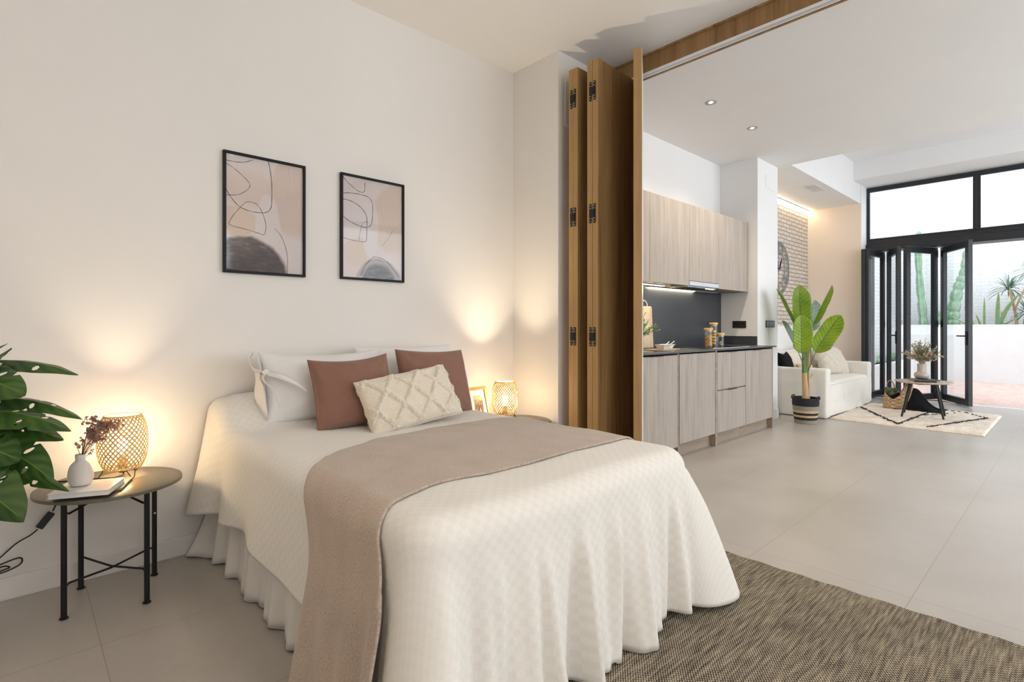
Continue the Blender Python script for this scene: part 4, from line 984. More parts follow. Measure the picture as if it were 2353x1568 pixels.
# ------------------------------------------------------------------ bedside tables
TZ = .452
def side_table(cx, cy_, label):
    t = thing('side_table', label, 'side table', (cx, cy_, 0), 0, 'round bedside tables')
    MB().lathe([(.234, -.014), (.240, -.012), (.240, -.002), (.237, 0)], (cx, cy_, TZ), 72).build('tabletop', M['tablemetal'], t)
    P = [(-.149, -.092), (-.084, .156), (.094, -.163), (.158, .092)]
    for dx, dy in P:
        m = MB(); m.tube([(cx + dx, cy_ + dy, .006), (cx + dx, cy_ + dy, TZ - .014)], .0095, 14); lgo = m.build('leg', M['blackm'], t)
        m = MB(); m.lathe([(.010, 0), (.014, .001), (.014, .005), (.010, .007)], (cx + dx, cy_ + dy, 0), 14); m.build('foot', M['blackm'], lgo)
    for z, sg in ((.115, 1), (.395, -1)):
        m = MB()
        for (i, j) in ((0, 3), (1, 2)):
            a, b = P[i], P[j]; zz = z + (.003 if i else -.003)
            m.tube([(cx + a[0], cy_ + a[1], zz), (cx + a[0] * .9, cy_ + a[1] * .9, zz + .012 * sg), (cx, cy_, zz + .03 * (sg < 0)), (cx + b[0] * .9, cy_ + b[1] * .9, zz + .012 * sg), (cx + b[0], cy_ + b[1], zz)], .0042, 8)
        m.build('cross_brace', M['blackm'], t)
    m = MB(); m.tube([(cx + P[3][0], cy_ + P[3][1] - .0095, .27), (cx + P[3][0], cy_ + P[3][1] - .0115, .27)], .004, 10); m.build('screw', M['steel'], t)
    return t
M['tablemetal'] = plain('bronze_grey_top', (.17, .155, .115), .36, .55, var=.10, scale=5)
side_table(.267, 2.63, 'round black metal side table standing by the monstera plant')
side_table(2.40, 2.55, 'round black metal side table behind the far side of the bed')

bulbm = emit('warm_bulb', (1, .76, .46), 330)
def table_lamp(cx, cy_, label, cord=True, rot=0, scale=1., watts=1.):
    t = thing('table_lamp', label, 'lamp', (cx, cy_, TZ), 0, 'woven bamboo lamps')
    z0 = TZ + .036; hh = .215 * scale; R0 = .087 * scale
    def rr(k): return R0 * (1 - .27 * abs(2 * k - 1) ** 3.0)
    sh = MB(); n = 30
    for dirn in (1, -1):
        for i in range(n):
            a0 = 2 * math.pi * i / n
            P = []
            for k in range(19):
                v = k / 18; a = a0 + dirn * v * 2.1 + rot; r = rr(v) + dirn * .0007; P.append(Vector((cx + r * math.cos(a), cy_ + r * math.sin(a), z0 + hh * v)))
            vs_ = []
            for k in range(19):
                d_ = (P[min(18, k + 1)] - P[max(0, k - 1)]).normalized(); ra = Vector((P[k].x - cx, P[k].y - cy_, 0)).normalized(); sd_ = d_.cross(ra).normalized() * .0031
                vs_ += [P[k] + sd_ + ra * .0005, P[k] + sd_ - ra * .0005, P[k] - sd_ - ra * .0005, P[k] - sd_ + ra * .0005]
            sh.add(vs_, [(4 * k + j, 4 * k + (j + 1) % 4, 4 * k + 4 + (j + 1) % 4, 4 * k + 4 + j) for k in range(18) for j in range(4)])
    shd = sh.build('lamp_shade', M['bamboo'], t)
    for v, nm in ((0, 'bottom_hoop'), (1, 'top_hoop')):
        m = MB(); m.tube([(cx + rr(v) * math.cos(a), cy_ + rr(v) * math.sin(a), z0 + hh * v) for a in [k * 2 * math.pi / 48 for k in range(48)]], .0032, 8, closed=True); m.build(nm, M['bamboo'], shd)
    m = MB(); m.lathe([(.0035, .0), (.009, .010), (.016, .030), (.0185, .044), (.016, .058), (.008, .067), (.001, .069)], (cx, cy_, z0 + .052), 20); m.build('bulb', bulbm, t)
    m = MB(); m.lathe([(.013, -.02), (.016, -.015), (.016, .035), (.012, .048), (.012, .054)], (cx, cy_, z0), 16); m.build('socket', M['blackp'], t)
    m = MB()
    for k in range(3):
        a = rot + k * 2 * math.pi / 3; m.tube([(cx + .015 * math.cos(a), cy_ + .015 * math.sin(a), z0), (cx + rr(0) * math.cos(a), cy_ + rr(0) * math.sin(a), z0)], .002, 6)
    m.build('frame_ring', M['blackm'], t)
    for k in range(3):
        a = rot + .5 + k * 2 * math.pi / 3; r0 = rr(0); da = .28
        p1 = (cx + r0 * math.cos(a - da), cy_ + r0 * math.sin(a - da), z0); p2 = (cx + r0 * math.cos(a + da), cy_ + r0 * math.sin(a + da), z0)
        q = Vector((cx + r0 * 1.22 * math.cos(a), cy_ + r0 * 1.22 * math.sin(a), TZ + .0022)); tv = Vector((-math.sin(a), math.cos(a), 0)) * .006
        m = MB(); m.tube([p1, q - tv + Vector((0, 0, .004)), q - tv * .5, q + tv * .5, q + tv + Vector((0, 0, .004)), p2], .0019, 6); m.build('hairpin_leg', M['blackm'], t)
    return t
lampA = table_lamp(.313, 2.712, 'glowing woven bamboo lamp on the side table by the monstera', rot=.35)
table_lamp(2.385, 2.635, 'glowing woven bamboo lamp beyond the far side of the bed', rot=1.1)
def upglow(x, y, z, e, size, colr, soft=.02):
    l = bpy.data.lights.new('lamp_upward_light', 'SPOT'); l.energy = e; l.color = colr; l.spot_size = R(size); l.spot_blend = 1.; l.shadow_soft_size = soft
    o = bpy.data.objects.new('lamp_upward_light', l); o.location = (x, y, z); o.rotation_euler = (R(180), 0, 0); col.objects.link(o)
upglow(.313, 2.712, TZ + .175, 4, 78, (1, .82, .58)); upglow(2.385, 2.635, TZ + .175, 22, 84, (1, .82, .58), .012)
def added_uplighter(x, y, label):  # unseen floor lamp added to brighten the bedroom ceiling and walls
    t = thing('added_floor_uplighter', label, 'added floor lamp', (x, y, 0), 0, 'added bedroom fill lamps')
    MB().lathe([(.001, 0), (.13, 0), (.13, .015), (.02, .025)], (x, y, .001), 32, cap0=False).build('base', M['blackm'], t)
    MB().tube([(x, y, .02), (x, y, 1.72)], .010, 10).build('pole', M['blackm'], t)
    MB().lathe([(.02, 0), (.09, .03), (.15, .09), (.148, .09), (.085, .034), (.001, .006)], (x, y, 1.71), 32, cap0=False, cap1=False).build('bowl', M['white_m'], t)
    l = bpy.data.lights.new('added_uplighter_light', 'SPOT'); l.energy = UPW; l.color = (1, .82, .62); l.spot_size = R(150); l.spot_blend = .8; l.shadow_soft_size = .06
    o = bpy.data.objects.new('added_uplighter_light', l); o.location = (x, y, 1.80); o.rotation_euler = (R(180), 0, 0); col.objects.link(o)
UPW = 62
added_uplighter(-1.55, .35, 'added unseen fill lamp by the left bedroom wall'); added_uplighter(1.9, -1.6, 'added unseen fill lamp in the bedroom corner behind the rug')
# cord of the left lamp
def cordpts(P, n=8): return catmull(P, n)
m = MB(); zc = TZ + .003
m.tube(cordpts([(.313, 2.712, TZ + .02), (.313, 2.706, TZ + .006), (.275, 2.70, zc), (.20, 2.73, zc), (.12, 2.765, zc), (.092, 2.800, TZ - .004), (.096, 2.822, .41), (.108, 2.83, .36), (.098, 2.835, .325)]), .0030, 7)
cdo = m.build('power_cord', M['cord'], lampA)
m = MB(); a = Vector((.098, 2.835, .325)); b = Vector((.052, 2.835, .262)); d = (b - a).normalized()
m.obox((a + b) / 2, .066, .016, .026, Matrix.Rotation(-math.atan2(d.z, d.x), 4, 'Y')); m.build('inline_switch', M['blackp'], cdo, bevel=.003)
m = MB(); m.tube(cordpts([(.052, 2.835, .262), (.03, 2.84, .243), (-.01, 2.84, .222), (-.05, 2.84, .185), (-.10, 2.84, .14), (-.14, 2.84, .125), (-.10, 2.845, .138), (-.02, 2.845, .160), (.005, 2.845, .158), (.0, 2.845, .135), (-.05, 2.845, .118), (-.09, 2.845, .125), (-.05, 2.85, .140), (-.03, 2.85, .130), (-.07, 2.85, .118), (-.20, 2.84, .06), (-.35, 2.80, .01), (-.6, 2.80, .006)]), .0028, 7); m.build('cord_tail', M['cord'], cdo)

# book, notebook, vase, dried flower
m = MB(); m.obox((.222, 2.575, TZ + .006), .185, .17, .009, R(-19))
tag(m.build('notebook', M['kraft'], bevel=.001), 'thin olive-brown notebook under the white book on the side table', 'book')
bk = thing('book', 'white paperback under the small vase on the side table', 'book', (.185, 2.51, TZ + .0108), R(-23))
MB().box(-.088, .088, -.082, .082, .001, .0165).build('page_block', M['paper'], bk, local=True, bevel=.0008)
m = MB(); m.box(-.090, .090, -.084, .084, .0165, .0185); m.box(-.090, .090, -.084, .084, 0, .001); m.box(-.091, -.090, -.084, .084, 0, .0185)
m.build('cover', M['porcelain'], bk, local=True, smooth=False)
m = MB()
for i, (x0, ww) in enumerate(((-.075, .008), (-.064, .006), (-.055, .009), (-.043, .007), (-.033, .005), (-.020, .010), (-.007, .006))): m.box(x0, x0 + ww * .75, -.076, -.0745 + (i % 3) * .001, .0185, .0188)
m.build('cover_marks', M['steel'], bk, local=True, smooth=False)
VZ = TZ + .0108 + .0187; VX, VY = .166, 2.540
vs_ = thing('bud_vase', 'small matt white vase with narrow neck standing on the white book', 'vase', (VX, VY, VZ))
MB().lathe([(.001, 0), (.026, 0), (.033, .004), (.0385, .022), (.0390, .040), (.0365, .060), (.031, .076), (.022, .086), (.0165, .091), (.0158, .096), (.0168, .112), (.0160, .1145), (.0135, .1125), (.0130, .095), (.020, .084), (.001, .082)], (VX, VY, VZ), 48, cap0=False, cap1=False).build('vase_body', M['ceramic'], vs_)
hy = thing('dried_flower', 'dried dusky pink hydrangea sprig leaning out of the small vase', 'flower', (VX, VY, VZ + .09))
rnd = random.Random(12)
st = MB(); hx = MB()
base = Vector((VX + .003, VY, VZ + .095))
heads = []
tipc = Vector((.246, 2.535, VZ + .195))
for i in range(11):
    tp = tipc + Vector((rnd.uniform(-.052, .030), rnd.uniform(-.03, .03), rnd.uniform(-.03, .034))); mid = (base + tp) / 2 + Vector((-.01, 0, .012))
    st.tube(bez(base, mid, tp, 7), .0011, 5); heads.append(tp)
for tp in (Vector((VX + .006, VY - .01, VZ + .165)), Vector((VX - .012, VY - .005, VZ + .15)), Vector((VX + .03, VY - .01, VZ + .115))):
    st.tube(bez(base, (base + tp) / 2, tp, 5), .001, 5); heads += [tp] * 1
st.build('stem', M['twig'], hy)
def floret(c, r):
    for k in range(4):
        a = rnd.uniform(0, 6.28); d = Vector((rnd.uniform(-1, 1), rnd.uniform(-1, 1), rnd.uniform(-1, 1))).normalized() * r
        blade(hx, c, c + d * .6 + d.orthogonal() * .15, c + d, d.cross(Vector((math.cos(a), math.sin(a), .3))), r * .95, n=3, m=1, fold=.4, seed=a)
for c in heads[:11]:
    for i in range(15): floret(c + Vector((rnd.gauss(0, .010), rnd.gauss(0, .010), rnd.gauss(0, .010))), .0105)
for c in heads[11:]:
    for i in range(6): floret(c + Vector((rnd.gauss(0, .006), rnd.gauss(0, .006), rnd.gauss(0, .006))), .0075)
tag(hx.build('petals', M['hydrangea'], hy, smooth=False), kind='stuff')

# small gilt photo frame on the far side table
pf = thing('photo_frame', 'small gilt photo frame leaning beside the far bedside lamp', 'photo frame', (2.235, 2.70, TZ + .002), R(8)); pf.rotation_euler = (R(-14), 0, R(8)); WM[pf.name] = Matrix.Translation((2.235, 2.70, TZ + .002)) @ Euler((R(-14), 0, R(8))).to_matrix().to_4x4()
m = MB(); m.box(-.09, .09, -.009, .009, .20, .222); m.box(-.09, .09, -.009, .009, 0, .022); m.box(-.09, -.070, -.009, .009, .022, .20); m.box(.070, .09, -.009, .009, .022, .20); m.build('frame', M['gold'], pf, local=True, bevel=.002)
MB().box(-.07, .07, -.001, .001, .022, .20).build('mount', M['paper'], pf, local=True, smooth=False)
m = MB(); m.box(-.042, .042, -.002, -.001, .05, .165); m.build('picture', M['tan'], pf, local=True, smooth=False)
m = MB()
for i in range(14): m.tube([(-.04 + i * .006, -.003, .06 + .02 * math.sin(i)), (-.03 + i * .005, -.003, .12 + .02 * math.cos(i * 2))], .0012, 4)
m.build('sketch', M['twig'], pf, local=True)

# ------------------------------------------------------------------ woven rug under the bed foot
rg = MB()
def rugf(a, b):
    x = .98 + (2.445 - .98) * a; y = -1.3 + 2.85 * b
    wv = .5 + .5 * noise.noise(Vector((x * 2.5, y * 1.1, 0))); rz = .0045 * max(0, math.sin(x * 9 + y * 15 + 4 * noise.noise(Vector((x * 1.5, y * 1.5, 5))))) ** 3 * wv * smooth01((2.40 - x) / .1) * smooth01((.95 - y) / .2)
    rim = .0015 if (x > 2.43 or b > .995) else 0
    return (x + .004 * math.sin(y * 40) * (1 if a > .999 else 0), y, .0075 + rz + rim)
rg.grid(rugf, 110, 190); rg.box(.98, 2.443, -1.3, 1.549, .0005, .0065)
tag(rg.build('woven_rug', M['rug'], angle=180), 'flat-woven black and straw rug under the foot of the bed', 'rug')

# ------------------------------------------------------------------ monstera
mo = thing('potted_monstera', 'tall green monstera with split leaves at the left edge, beside the table', 'plant', (-.27, 2.36, 0))
MB().lathe([(.10, 0), (.13, .02), (.15, .26), (.155, .28), (.14, .28), (.13, .24), (.001, .24)], (-.30, 2.34, 0), 36, cap1=False).build('pot', M['ceramic'], mo)
MB().lathe([(.13, .235), (.001, .25)], (-.30, 2.34, 0), 24, cap0=False).build('soil', M['soil'], mo)
CF = Vector((.6809, .7323, 0))
def mprof(slots):
    def p(t):
        w_ = min(1, (t / .16) ** .6) * (1 - max(0, (t - .30) / .70) ** 1.9) ** .8
        for c in slots:
            if abs(t - c) < .030: w_ *= .72 + .28 * abs(t - c) / .030
        return max(.012, w_)
    return p
# (blade base, blade tip, width, roll (0 = edge-on, 1 = facing), sag)
leaves = [
    ((-0.255, 2.696, 0.925), (-0.029, 2.403, 1.016), 0.078, 0.2975, 0.01),
    ((-0.207, 2.596, 0.928), (-0.02, 2.34, 1.003), 0.1248, 0.425, 0.03),
    ((-0.179, 2.625, 0.932), (0.146, 2.323, 0.907), 0.117, 0.238, -0.05),
    ((-0.19, 2.498, 0.919), (0.013, 2.283, 0.852), 0.1716, 0.51, -0.03),
    ((-0.124, 2.546, 0.817), (0.16, 2.364, 0.748), 0.1014, 0.2125, -0.052),
    ((-0.14, 2.479, 0.79), (0.124, 2.261, 0.727), 0.1326, 0.272, -0.04),
    ((-0.113, 2.536, 0.758), (0.109, 2.357, 0.685), 0.117, 0.3825, -0.022),
    ((-0.178, 2.459, 0.714), (0.0, 2.267, 0.65), 0.1716, 0.6375, -0.02),
    ((-0.109, 2.451, 0.691), (0.079, 2.275, 0.566), 0.1482, 0.6375, -0.04),
    ((-0.147, 2.595, 0.577), (0.127, 2.395, 0.498), 0.0936, 0.2975, -0.045),
    ((-0.193, 2.419, 0.614), (0.009, 2.204, 0.473), 0.2028, 0.765, -0.04)]
for i, (pa, pb, wd, roll, sg) in enumerate(leaves):
    P0, P2 = Vector(pa), Vector(pb); P1 = (P0 + P2) / 2 - Vector((0, 0, sg * 1.5))
    d = (P2 - P0).normalized(); up = (Vector((0, 0, 1)) - d * d.z).normalized(); fw = (CF - d * d.dot(CF)).normalized()
    side = fw * (1 - roll) + up * roll
    sl = [.44, .68] if i % 2 else [.56]
    sd = i * 1.7
    def holef(a, b, sd=sd):
        u = abs(a - .5) * 2
        for k, c in enumerate((.28, .43, .58, .71)):
            if k % 2 == (int(sd) + (a > .5)) % 2 and ((u - .48) / .26) ** 2 + ((b - c) / .020) ** 2 < 1: return True
        return False
    b = MB(); blade(b, P0, P1, P2, side, wd, mprof(sl), 170, 22, .34, .010, holef, sd); b.build('leaf', M['monstera'], mo, angle=180, solid=.0006)
    s = MB(); r0 = Vector((-.30, 2.34, .26)); s.tube(bez(P0 + d * .01, (P0 + r0) / 2 + Vector((0, 0, .18)) - d * .05, r0 + Vector((.01 * math.cos(i), .01 * math.sin(i), 0)), 12), .0042, 6); s.build('leaf_stem', M['stem'], mo)

# ------------------------------------------------------------------ living area: brick alcove
vg = thing('ceiling_vent', 'white slatted air vent in the low ceiling over the sofa alcove', 'vent', (7.92, 2.48, H))
MB().box(7.68, 8.14, 2.39, 2.40, H - .006, H - .0005).box(7.68, 8.14, 2.55, 2.56, H - .006, H - .0005).box(7.68, 7.70, 2.40, 2.55, H - .006, H - .0005).box(8.12, 8.14, 2.40, 2.55, H - .006, H - .0005).build('frame', M['white_m'], vg, bevel=.001)
MB().box(7.70, 8.12, 2.40, 2.55, H - .0012, H - .0006).build('dark_back', M['rocker'], vg, smooth=False)
m = MB()
for i in range(10): m.box(7.71 + i * .041, 7.732 + i * .041, 2.40, 2.55, H - .0055, H - .002)
m.build('slats', M['white_m'], vg, smooth=False)
cv = thing('cove_light', 'warm strip light along the top of the brick wall', 'strip light', (8.0, 3.0, H - .02))
MB().box(6.60, 9.39, 3.000, 3.022, H - .016, H - .002).build('profile', M['steel'], cv, smooth=False)
MB().box(6.60, 9.39, 3.002, 3.020, H - .022, H - .0162).build('diffuser', emit('cove_strip', (1, .80, .52), 30), cv, smooth=False)
ck = thing('wall_clock', 'large round grey wire clock on the brick wall, half hidden by the pillar', 'clock', (8.13, 3.0, 1.94))
CX_, CZ_ = 8.12, 1.935
def circ(r, y, n=56): return [(CX_ + r * math.cos(a), y, CZ_ + r * math.sin(a)) for a in [k * 2 * math.pi / n for k in range(n)]]
m = MB(); m.tube(circ(.385, 3.005), .011, 8, closed=True); m.tube(circ(.365, 3.0), .004, 6, closed=True); m.build('outer_ring', M['wire'], ck)
m = MB(); m.tube(circ(.235, 3.005), .008, 8, closed=True); m.build('inner_ring', M['wire'], ck)
for k in range(12):
    a = k * math.pi / 6 + .01; m = MB(); 
    nb = (1, 2, 3, 3, 2, 3, 3, 3, 3, 2, 2, 3)[k]
    for j in range(nb):
        aa = a + (j - (nb - 1) / 2) * .07; m.tube([(CX_ + r * math.cos(aa), 3.005, CZ_ + r * math.sin(aa)) for r in (.235, .38)], .0055, 6)
    m.build('numeral', M['wire'], ck)
m = MB(); m.lathe([(.05, 0)], (0, 0, 0), 4) if False else m.tube([(CX_, 3.012, CZ_), (CX_, 2.996, CZ_)], .05, 24); m.build('hub', M['wire'], ck)
for a, L in ((R(62), .17), (R(190), .25)):
    m = MB(); m.tube([(CX_ - .03 * math.cos(a), 2.993, CZ_ - .03 * math.sin(a)), (CX_ + L * .6 * math.cos(a), 2.993, CZ_ + L * .6 * math.sin(a)), (CX_ + L * math.cos(a), 2.993, CZ_ + L * math.sin(a))], [.007, .011, .002], 6); m.build('hand', M['blackm'], ck)
m = MB()
for a in (0, 1, 2, 3): m.tube([(CX_, 3.006, CZ_), (CX_ + .235 * math.cos(a * math.pi / 2), 3.006, CZ_ + .235 * math.sin(a * math.pi / 2))], .004, 6)
m.build('spokes', M['wire'], ck)
pn = thing('small_print', 'small white framed print leaning on the brick wall behind the banana leaf', 'picture', (9.33, 3.0, 1.09))
m = MB(); m.obox((9.29, 3.005, 1.385), .17, .014, .58, Matrix.Rotation(R(-2), 4, 'X')); m.build('frame', M['white_m'], pn, bevel=.002)
m = MB(); m.obox((9.29, 2.995, 1.385), .13, .004, .52, Matrix.Rotation(R(-2), 4, 'X')); m.build('print', M['paper'], pn, smooth=False)

# ------------------------------------------------------------------ sofa
so_ = thing('sofa', 'cream slipcovered two-seat sofa against the brick alcove wall', 'sofa', (7.88, 2.45, 0))
def softbox(name, x0, x1, y0, y1, z0, z1, rad=.03, amp=.006, mat='sofa', seed=0, bulge=(0, 0, 0), n=(22, 22, 16), hemf=None, par=None):
    mb = MB(); c = Vector(((x0 + x1) / 2, (y0 + y1) / 2, (z0 + z1) / 2)); hx = Vector(((x1 - x0) / 2, (y1 - y0) / 2, (z1 - z0) / 2))
    def place(p):
        q = Vector((max(-hx.x + rad, min(hx.x - rad, p.x)), max(-hx.y + rad, min(hx.y - rad, p.y)), max(-hx.z + rad, min(hx.z - rad, p.z))))
        d = p - q; dn = d.normalized() if d.length > 1e-9 else Vector((0, 0, 0)); r = q + dn * rad
        w = c + r; nn = noise.noise(Vector((w.x * 3 + seed, w.y * 3, w.z * 9))) * amp + noise.noise(Vector((w.x * 9 + seed, w.y * 9, w.z * 16))) * amp * .5
        k = Vector((1 - (p.x / hx.x) ** 2, 1 - (p.y / hx.y) ** 2, 1 - (p.z / hx.z) ** 2))
        for ax in range(3):
            if bulge[ax] and abs(dn[ax]) > .7: w[ax] += math.copysign(bulge[ax], dn[ax]) * (k[(ax + 1) % 3] * k[(ax + 2) % 3]) ** .5
        w += dn * nn
        if p.z <= -hx.z + 1e-6: w.z = z0
        return w
    for ax in range(3):
        for sg in (-1, 1):
            u, v = (ax + 1) % 3, (ax + 2) % 3
            def fn(a, b, ax=ax, sg=sg, u=u, v=v):
                # denser near the edges
                ea, eb = [.5 - .5 * math.cos(t * math.pi) for t in (a, b)]
                p = Vector((0, 0, 0)); p[ax] = sg * hx[ax]; p[u] = (ea * 2 - 1) * hx[u]; p[v] = (eb * 2 - 1) * hx[v]
                w = place(p); return (w, (w[u], w[v]))
            mb.grid(fn, n[0], n[1])
    return mb.build(name, M[mat], par or so_, merge=.0008, angle=180)
softbox('armrest', 6.83, 7.00, 2.005, 2.86, .008, .578, .022, .008, seed=1)
softbox('armrest', 8.76, 8.93, 2.04, 2.86, .008, .578, .022, .008, seed=2)
softbox('backrest', 7.00, 8.76, 2.70, 2.92, .03, .745, .03, .008, seed=3)
softbox('seat', 7.00, 8.76, 2.05, 2.70, .10, .395, .035, .012, seed=4, bulge=(0, 0, .03))
skf = MB()
def front(a, b):
    x = 7.0 + 1.76 * a; z = .37 - (.37 - .012) * b; sag_ = .03 * math.sin(a * math.pi) * b
    y = 2.045 - .012 - sag_ - .018 * b * abs(noise.noise(Vector((x * 2, z * 5, 7)))) * 2 - .006 * noise.noise(Vector((x * 8, z * 10, 1)))
    return Vector((x, y, z))
skf.grid(front, 60, 22); skf.build('slipcover_skirt', M['sofa'], so_, angle=180, solid=.003)
m = MB()
for x in (7.55, 8.2): m.tube([(x, 2.045 - .016 - .012 * k / 8 * 2, .36 - .34 * k / 8) for k in range(9)], .0022, 5)
m.build('slipcover_seam', M['sofa'], so_)
def diam2(u, v, prof):
    a = u * 5 + v * 2.2; b = u * 2.6 - v * 4
    d1 = abs(a - round(a)); d2 = abs(b - round(b)); d = min(d1, d2)
    return .020 * math.exp(-(d / .09) ** 2) * (1 if prof > .03 else 0)
pillow('sofa_cushion', M['sofapillow'], 'large ecru cushion with stitched diamond ridges leaning in the sofa corner', 'cushion', (8.40, 2.33, .40), .66, .44, .22, (R(-26), R(6), R(-8)), 'cushions on the sofa', .06, diam2, 90, 60, puff=.4, seed=21)
pillow('sofa_cushion', M['blackcloth'], 'small black cushion behind the near arm of the sofa', 'cushion', (7.27, 2.55, .40), .36, .36, .14, (R(-16), 0, R(4)), 'cushions on the sofa', .09, puff=.4, seed=22, sag=.05)
pillow('sofa_cushion', M['sofapillow'], 'plain off-white cushion between the black cushion and the banana plant stem', 'cushion', (7.68, 2.60, .40), .40, .36, .14, (R(-16), 0, R(-4)), 'cushions on the sofa', .08, puff=.4, seed=23)
pillow('sofa_cushion', M['tan'], 'mustard-tan cushion just seen behind the banana plant stem', 'cushion', (7.60, 2.42, .40), .34, .21, .13, (R(-28), 0, R(-6)), 'cushions on the sofa', .09, puff=.4, seed=24)

# ------------------------------------------------------------------ banana plant
bpn = thing('banana_plant', 'tall potted banana plant with bright green paddle leaves in front of the sofa', 'plant', (6.42, 2.09, 0))
PX_, PY_ = 6.425, 2.095
bk2 = thing('plant_basket', 'black, grey and straw striped basket holding the banana plant', 'basket', (PX_, PY_, 0))
M['bk'] = plain('black_rope', (.018, .018, .02), .9, var=.3, scale=40, bmp=.6, bscale=90); M['jute'] = plain('jute_rope', (.58, .42, .25), .95, var=.2, scale=90, bmp=1., bscale=160)
def twill():
    m_, t, b = nt('grey_twill_rope'); b.inputs['Roughness'].default_value = .95
    tc = t.nodes.new('ShaderNodeTexCoord'); sp = t.nodes.new('ShaderNodeSeparateXYZ'); lk(t, tc.outputs['UV'], sp.inputs[0])
    a = N(t, 'ShaderNodeMath', operation='MULTIPLY_ADD'); lk(t, sp.outputs[0], a.inputs[0]); a.inputs[1].default_value = 60 * 6.2832; 
    q = N(t, 'ShaderNodeMath', operation='MULTIPLY'); lk(t, sp.outputs[1], q.inputs[0]); q.inputs[1].default_value = -420.; lk(t, q.outputs[0], a.inputs[2])
    s = N(t, 'ShaderNodeMath', operation='SINE'); lk(t, a.outputs[0], s.inputs[0])
    r = ramp(t, [(.42, (.045, .045, .05)), (.62, (.58, .52, .42))]); mr = N(t, 'ShaderNodeMath', operation='MULTIPLY_ADD'); lk(t, s.outputs[0], mr.inputs[0]); mr.inputs[1].default_value = .5; mr.inputs[2].default_value = .5
    lk(t, mr.outputs[0], r.inputs[0]); lk(t, r.outputs[0], b.inputs['Base Color']); bump(t, b, mr.outputs[0], .5, .004); return m_
M['twill'] = twill()
zb = [(0, .042, 'twill'), (.042, .07, 'bk'), (.07, .094, 'jute'), (.094, .12, 'bk'), (.12, .146, 'jute'), (.146, .196, 'twill'), (.196, .282, 'bk')]
def br(z): return .112 + .024 * min(1, z / .22)
for z0, z1, mt in zb:
    P = []; nseg = max(3, int((z1 - z0) / .007)) 
    for i in range(nseg * 3 + 1):
        k = i / (nseg * 3); z = z0 + (z1 - z0) * k; P.append((br(z) - .0025 * abs(math.cos(math.pi * k * nseg)), z))
    if z0 == 0: P = [(.001, .002)] + P
    inner_ = [(br(z1) - .010, z1), (br(z0) - .010, z0)] if z1 < .28 else [(br(z1) - .006, z1 + .003), (br(z1) - .012, z1), (br(z0) - .012, z0)]
    MB().lathe(P + inner_, (PX_, PY_, .001), 64, cap0=False, cap1=False).build({'twill': 'twill_band', 'bk': 'black_band', 'jute': 'jute_band'}[mt], M[mt], bk2, angle=60)
m = MB(); m.lathe([(.118, .235), (.001, .245)], (PX_, PY_, 0), 30, cap0=False); m.build('soil', M['soil'], bpn)
for sg in (-1, 1):
    m = MB(); m.tube(catmull([(PX_ - .05, PY_ + sg * .128, .27), (PX_ - .03, PY_ + sg * .13, .298), (PX_ + .03, PY_ + sg * .13, .298), (PX_ + .05, PY_ + sg * .128, .27)], 6), .007, 8); m.build('handle', M['bk'], bk2)
T0 = Vector((PX_, PY_, 0))
def stemtube(name, pts, rs, mat):
    m = MB(); Q = catmull(pts, 5); rr_ = [rs[0] + (rs[1] - rs[0]) * i / (len(Q) - 1) for i in range(len(Q))]; m.tube(Q, rr_, 10); return m.build(name, M[mat], bpn)
CRv = Vector((.7323, -.6809, 0)); CFv = Vector((.6809, .7323, 0)); UP = Vector((0, 0, 1))
stemtube('trunk', [T0 + UP * .24, T0 + CRv * -.006 + UP * .40, T0 + CRv * -.014 + UP * .56], (.036, .026), 'trunk')
stemtube('trunk', [T0 + CRv * .030 + UP * .24, T0 + CRv * .036 + UP * .42, T0 + CRv * .034 + UP * .62, T0 + CRv * .04 + UP * .82], (.017, .010), 'trunk')
stemtube('cut_stub', [T0 + CRv * .035 + UP * .47, T0 + CRv * .055 + UP * .51, T0 + CRv * .082 + UP * .545], (.010, .008), 'trunk')
for off, top_, r0 in ((-.025, .95, .022), (-.008, .98, .020), (.012, .92, .018)):
    stemtube('leaf_sheath', [T0 + CRv * off * .6 + UP * .50, T0 + CRv * off + UP * .70, T0 + CRv * off * .9 + UP * top_], (r0, .008), 'stem')
def bprof(t): return max(.02, min(1, (t / .20) ** .55) * (1 - max(0, (t - .55) / .45) ** 3.2) ** .75)
def bleaf(P0, P2, wd, roll, bow, mat, stemfrom, fold=.28):
    P0, P2 = Vector(P0), Vector(P2); d = (P2 - P0).normalized()
    lat = (CRv - d * d.dot(CRv)).normalized(); dep = d.cross(lat)
    side = lat * math.cos(roll) + dep * math.sin(roll); nrm = d.cross(side)
    P1 = (P0 + P2) / 2 + dep * bow
    m = MB(); blade(m, P0, P1, P2, side, wd, bprof, 44, 5, fold, .006, None, wd * 30); lf_ = m.build('leaf', M[mat], bpn, angle=180, solid=.0007)
    s = MB(); Q = bez(stemfrom, (Vector(stemfrom) + P0) / 2 + Vector((0, 0, .02)), P0, 8) + [P0 * (1 - k) ** 2 + P1 * 2 * k * (1 - k) + P2 * k * k for k in (.15, .35, .6, .9)]
    n_ = len(Q); s.tube([q - nrm * .001 for q in Q], [.006 * (1 - .75 * i / n_) for i in range(n_)], 7); s.build('leaf_stalk', M['stem'], bpn)
sf = T0 + UP * .62
bleaf((6.512, 2.165, 1.02), (6.606, 2.214, 1.553), .235, R(4), .03, 'banana', T0 + CRv * -.01 + UP * .9)
bleaf((6.209, 2.064, 0.787), (6.159, 2.056, 1.201), .215, R(-6), -.02, 'banana', T0 + CRv * -.01 + UP * .70)
bleaf((6.333, 2.168, 1.07), (6.135, 2.297, 1.494), .20, R(66), .02, 'banana', T0 + CRv * -.02 + UP * .80)
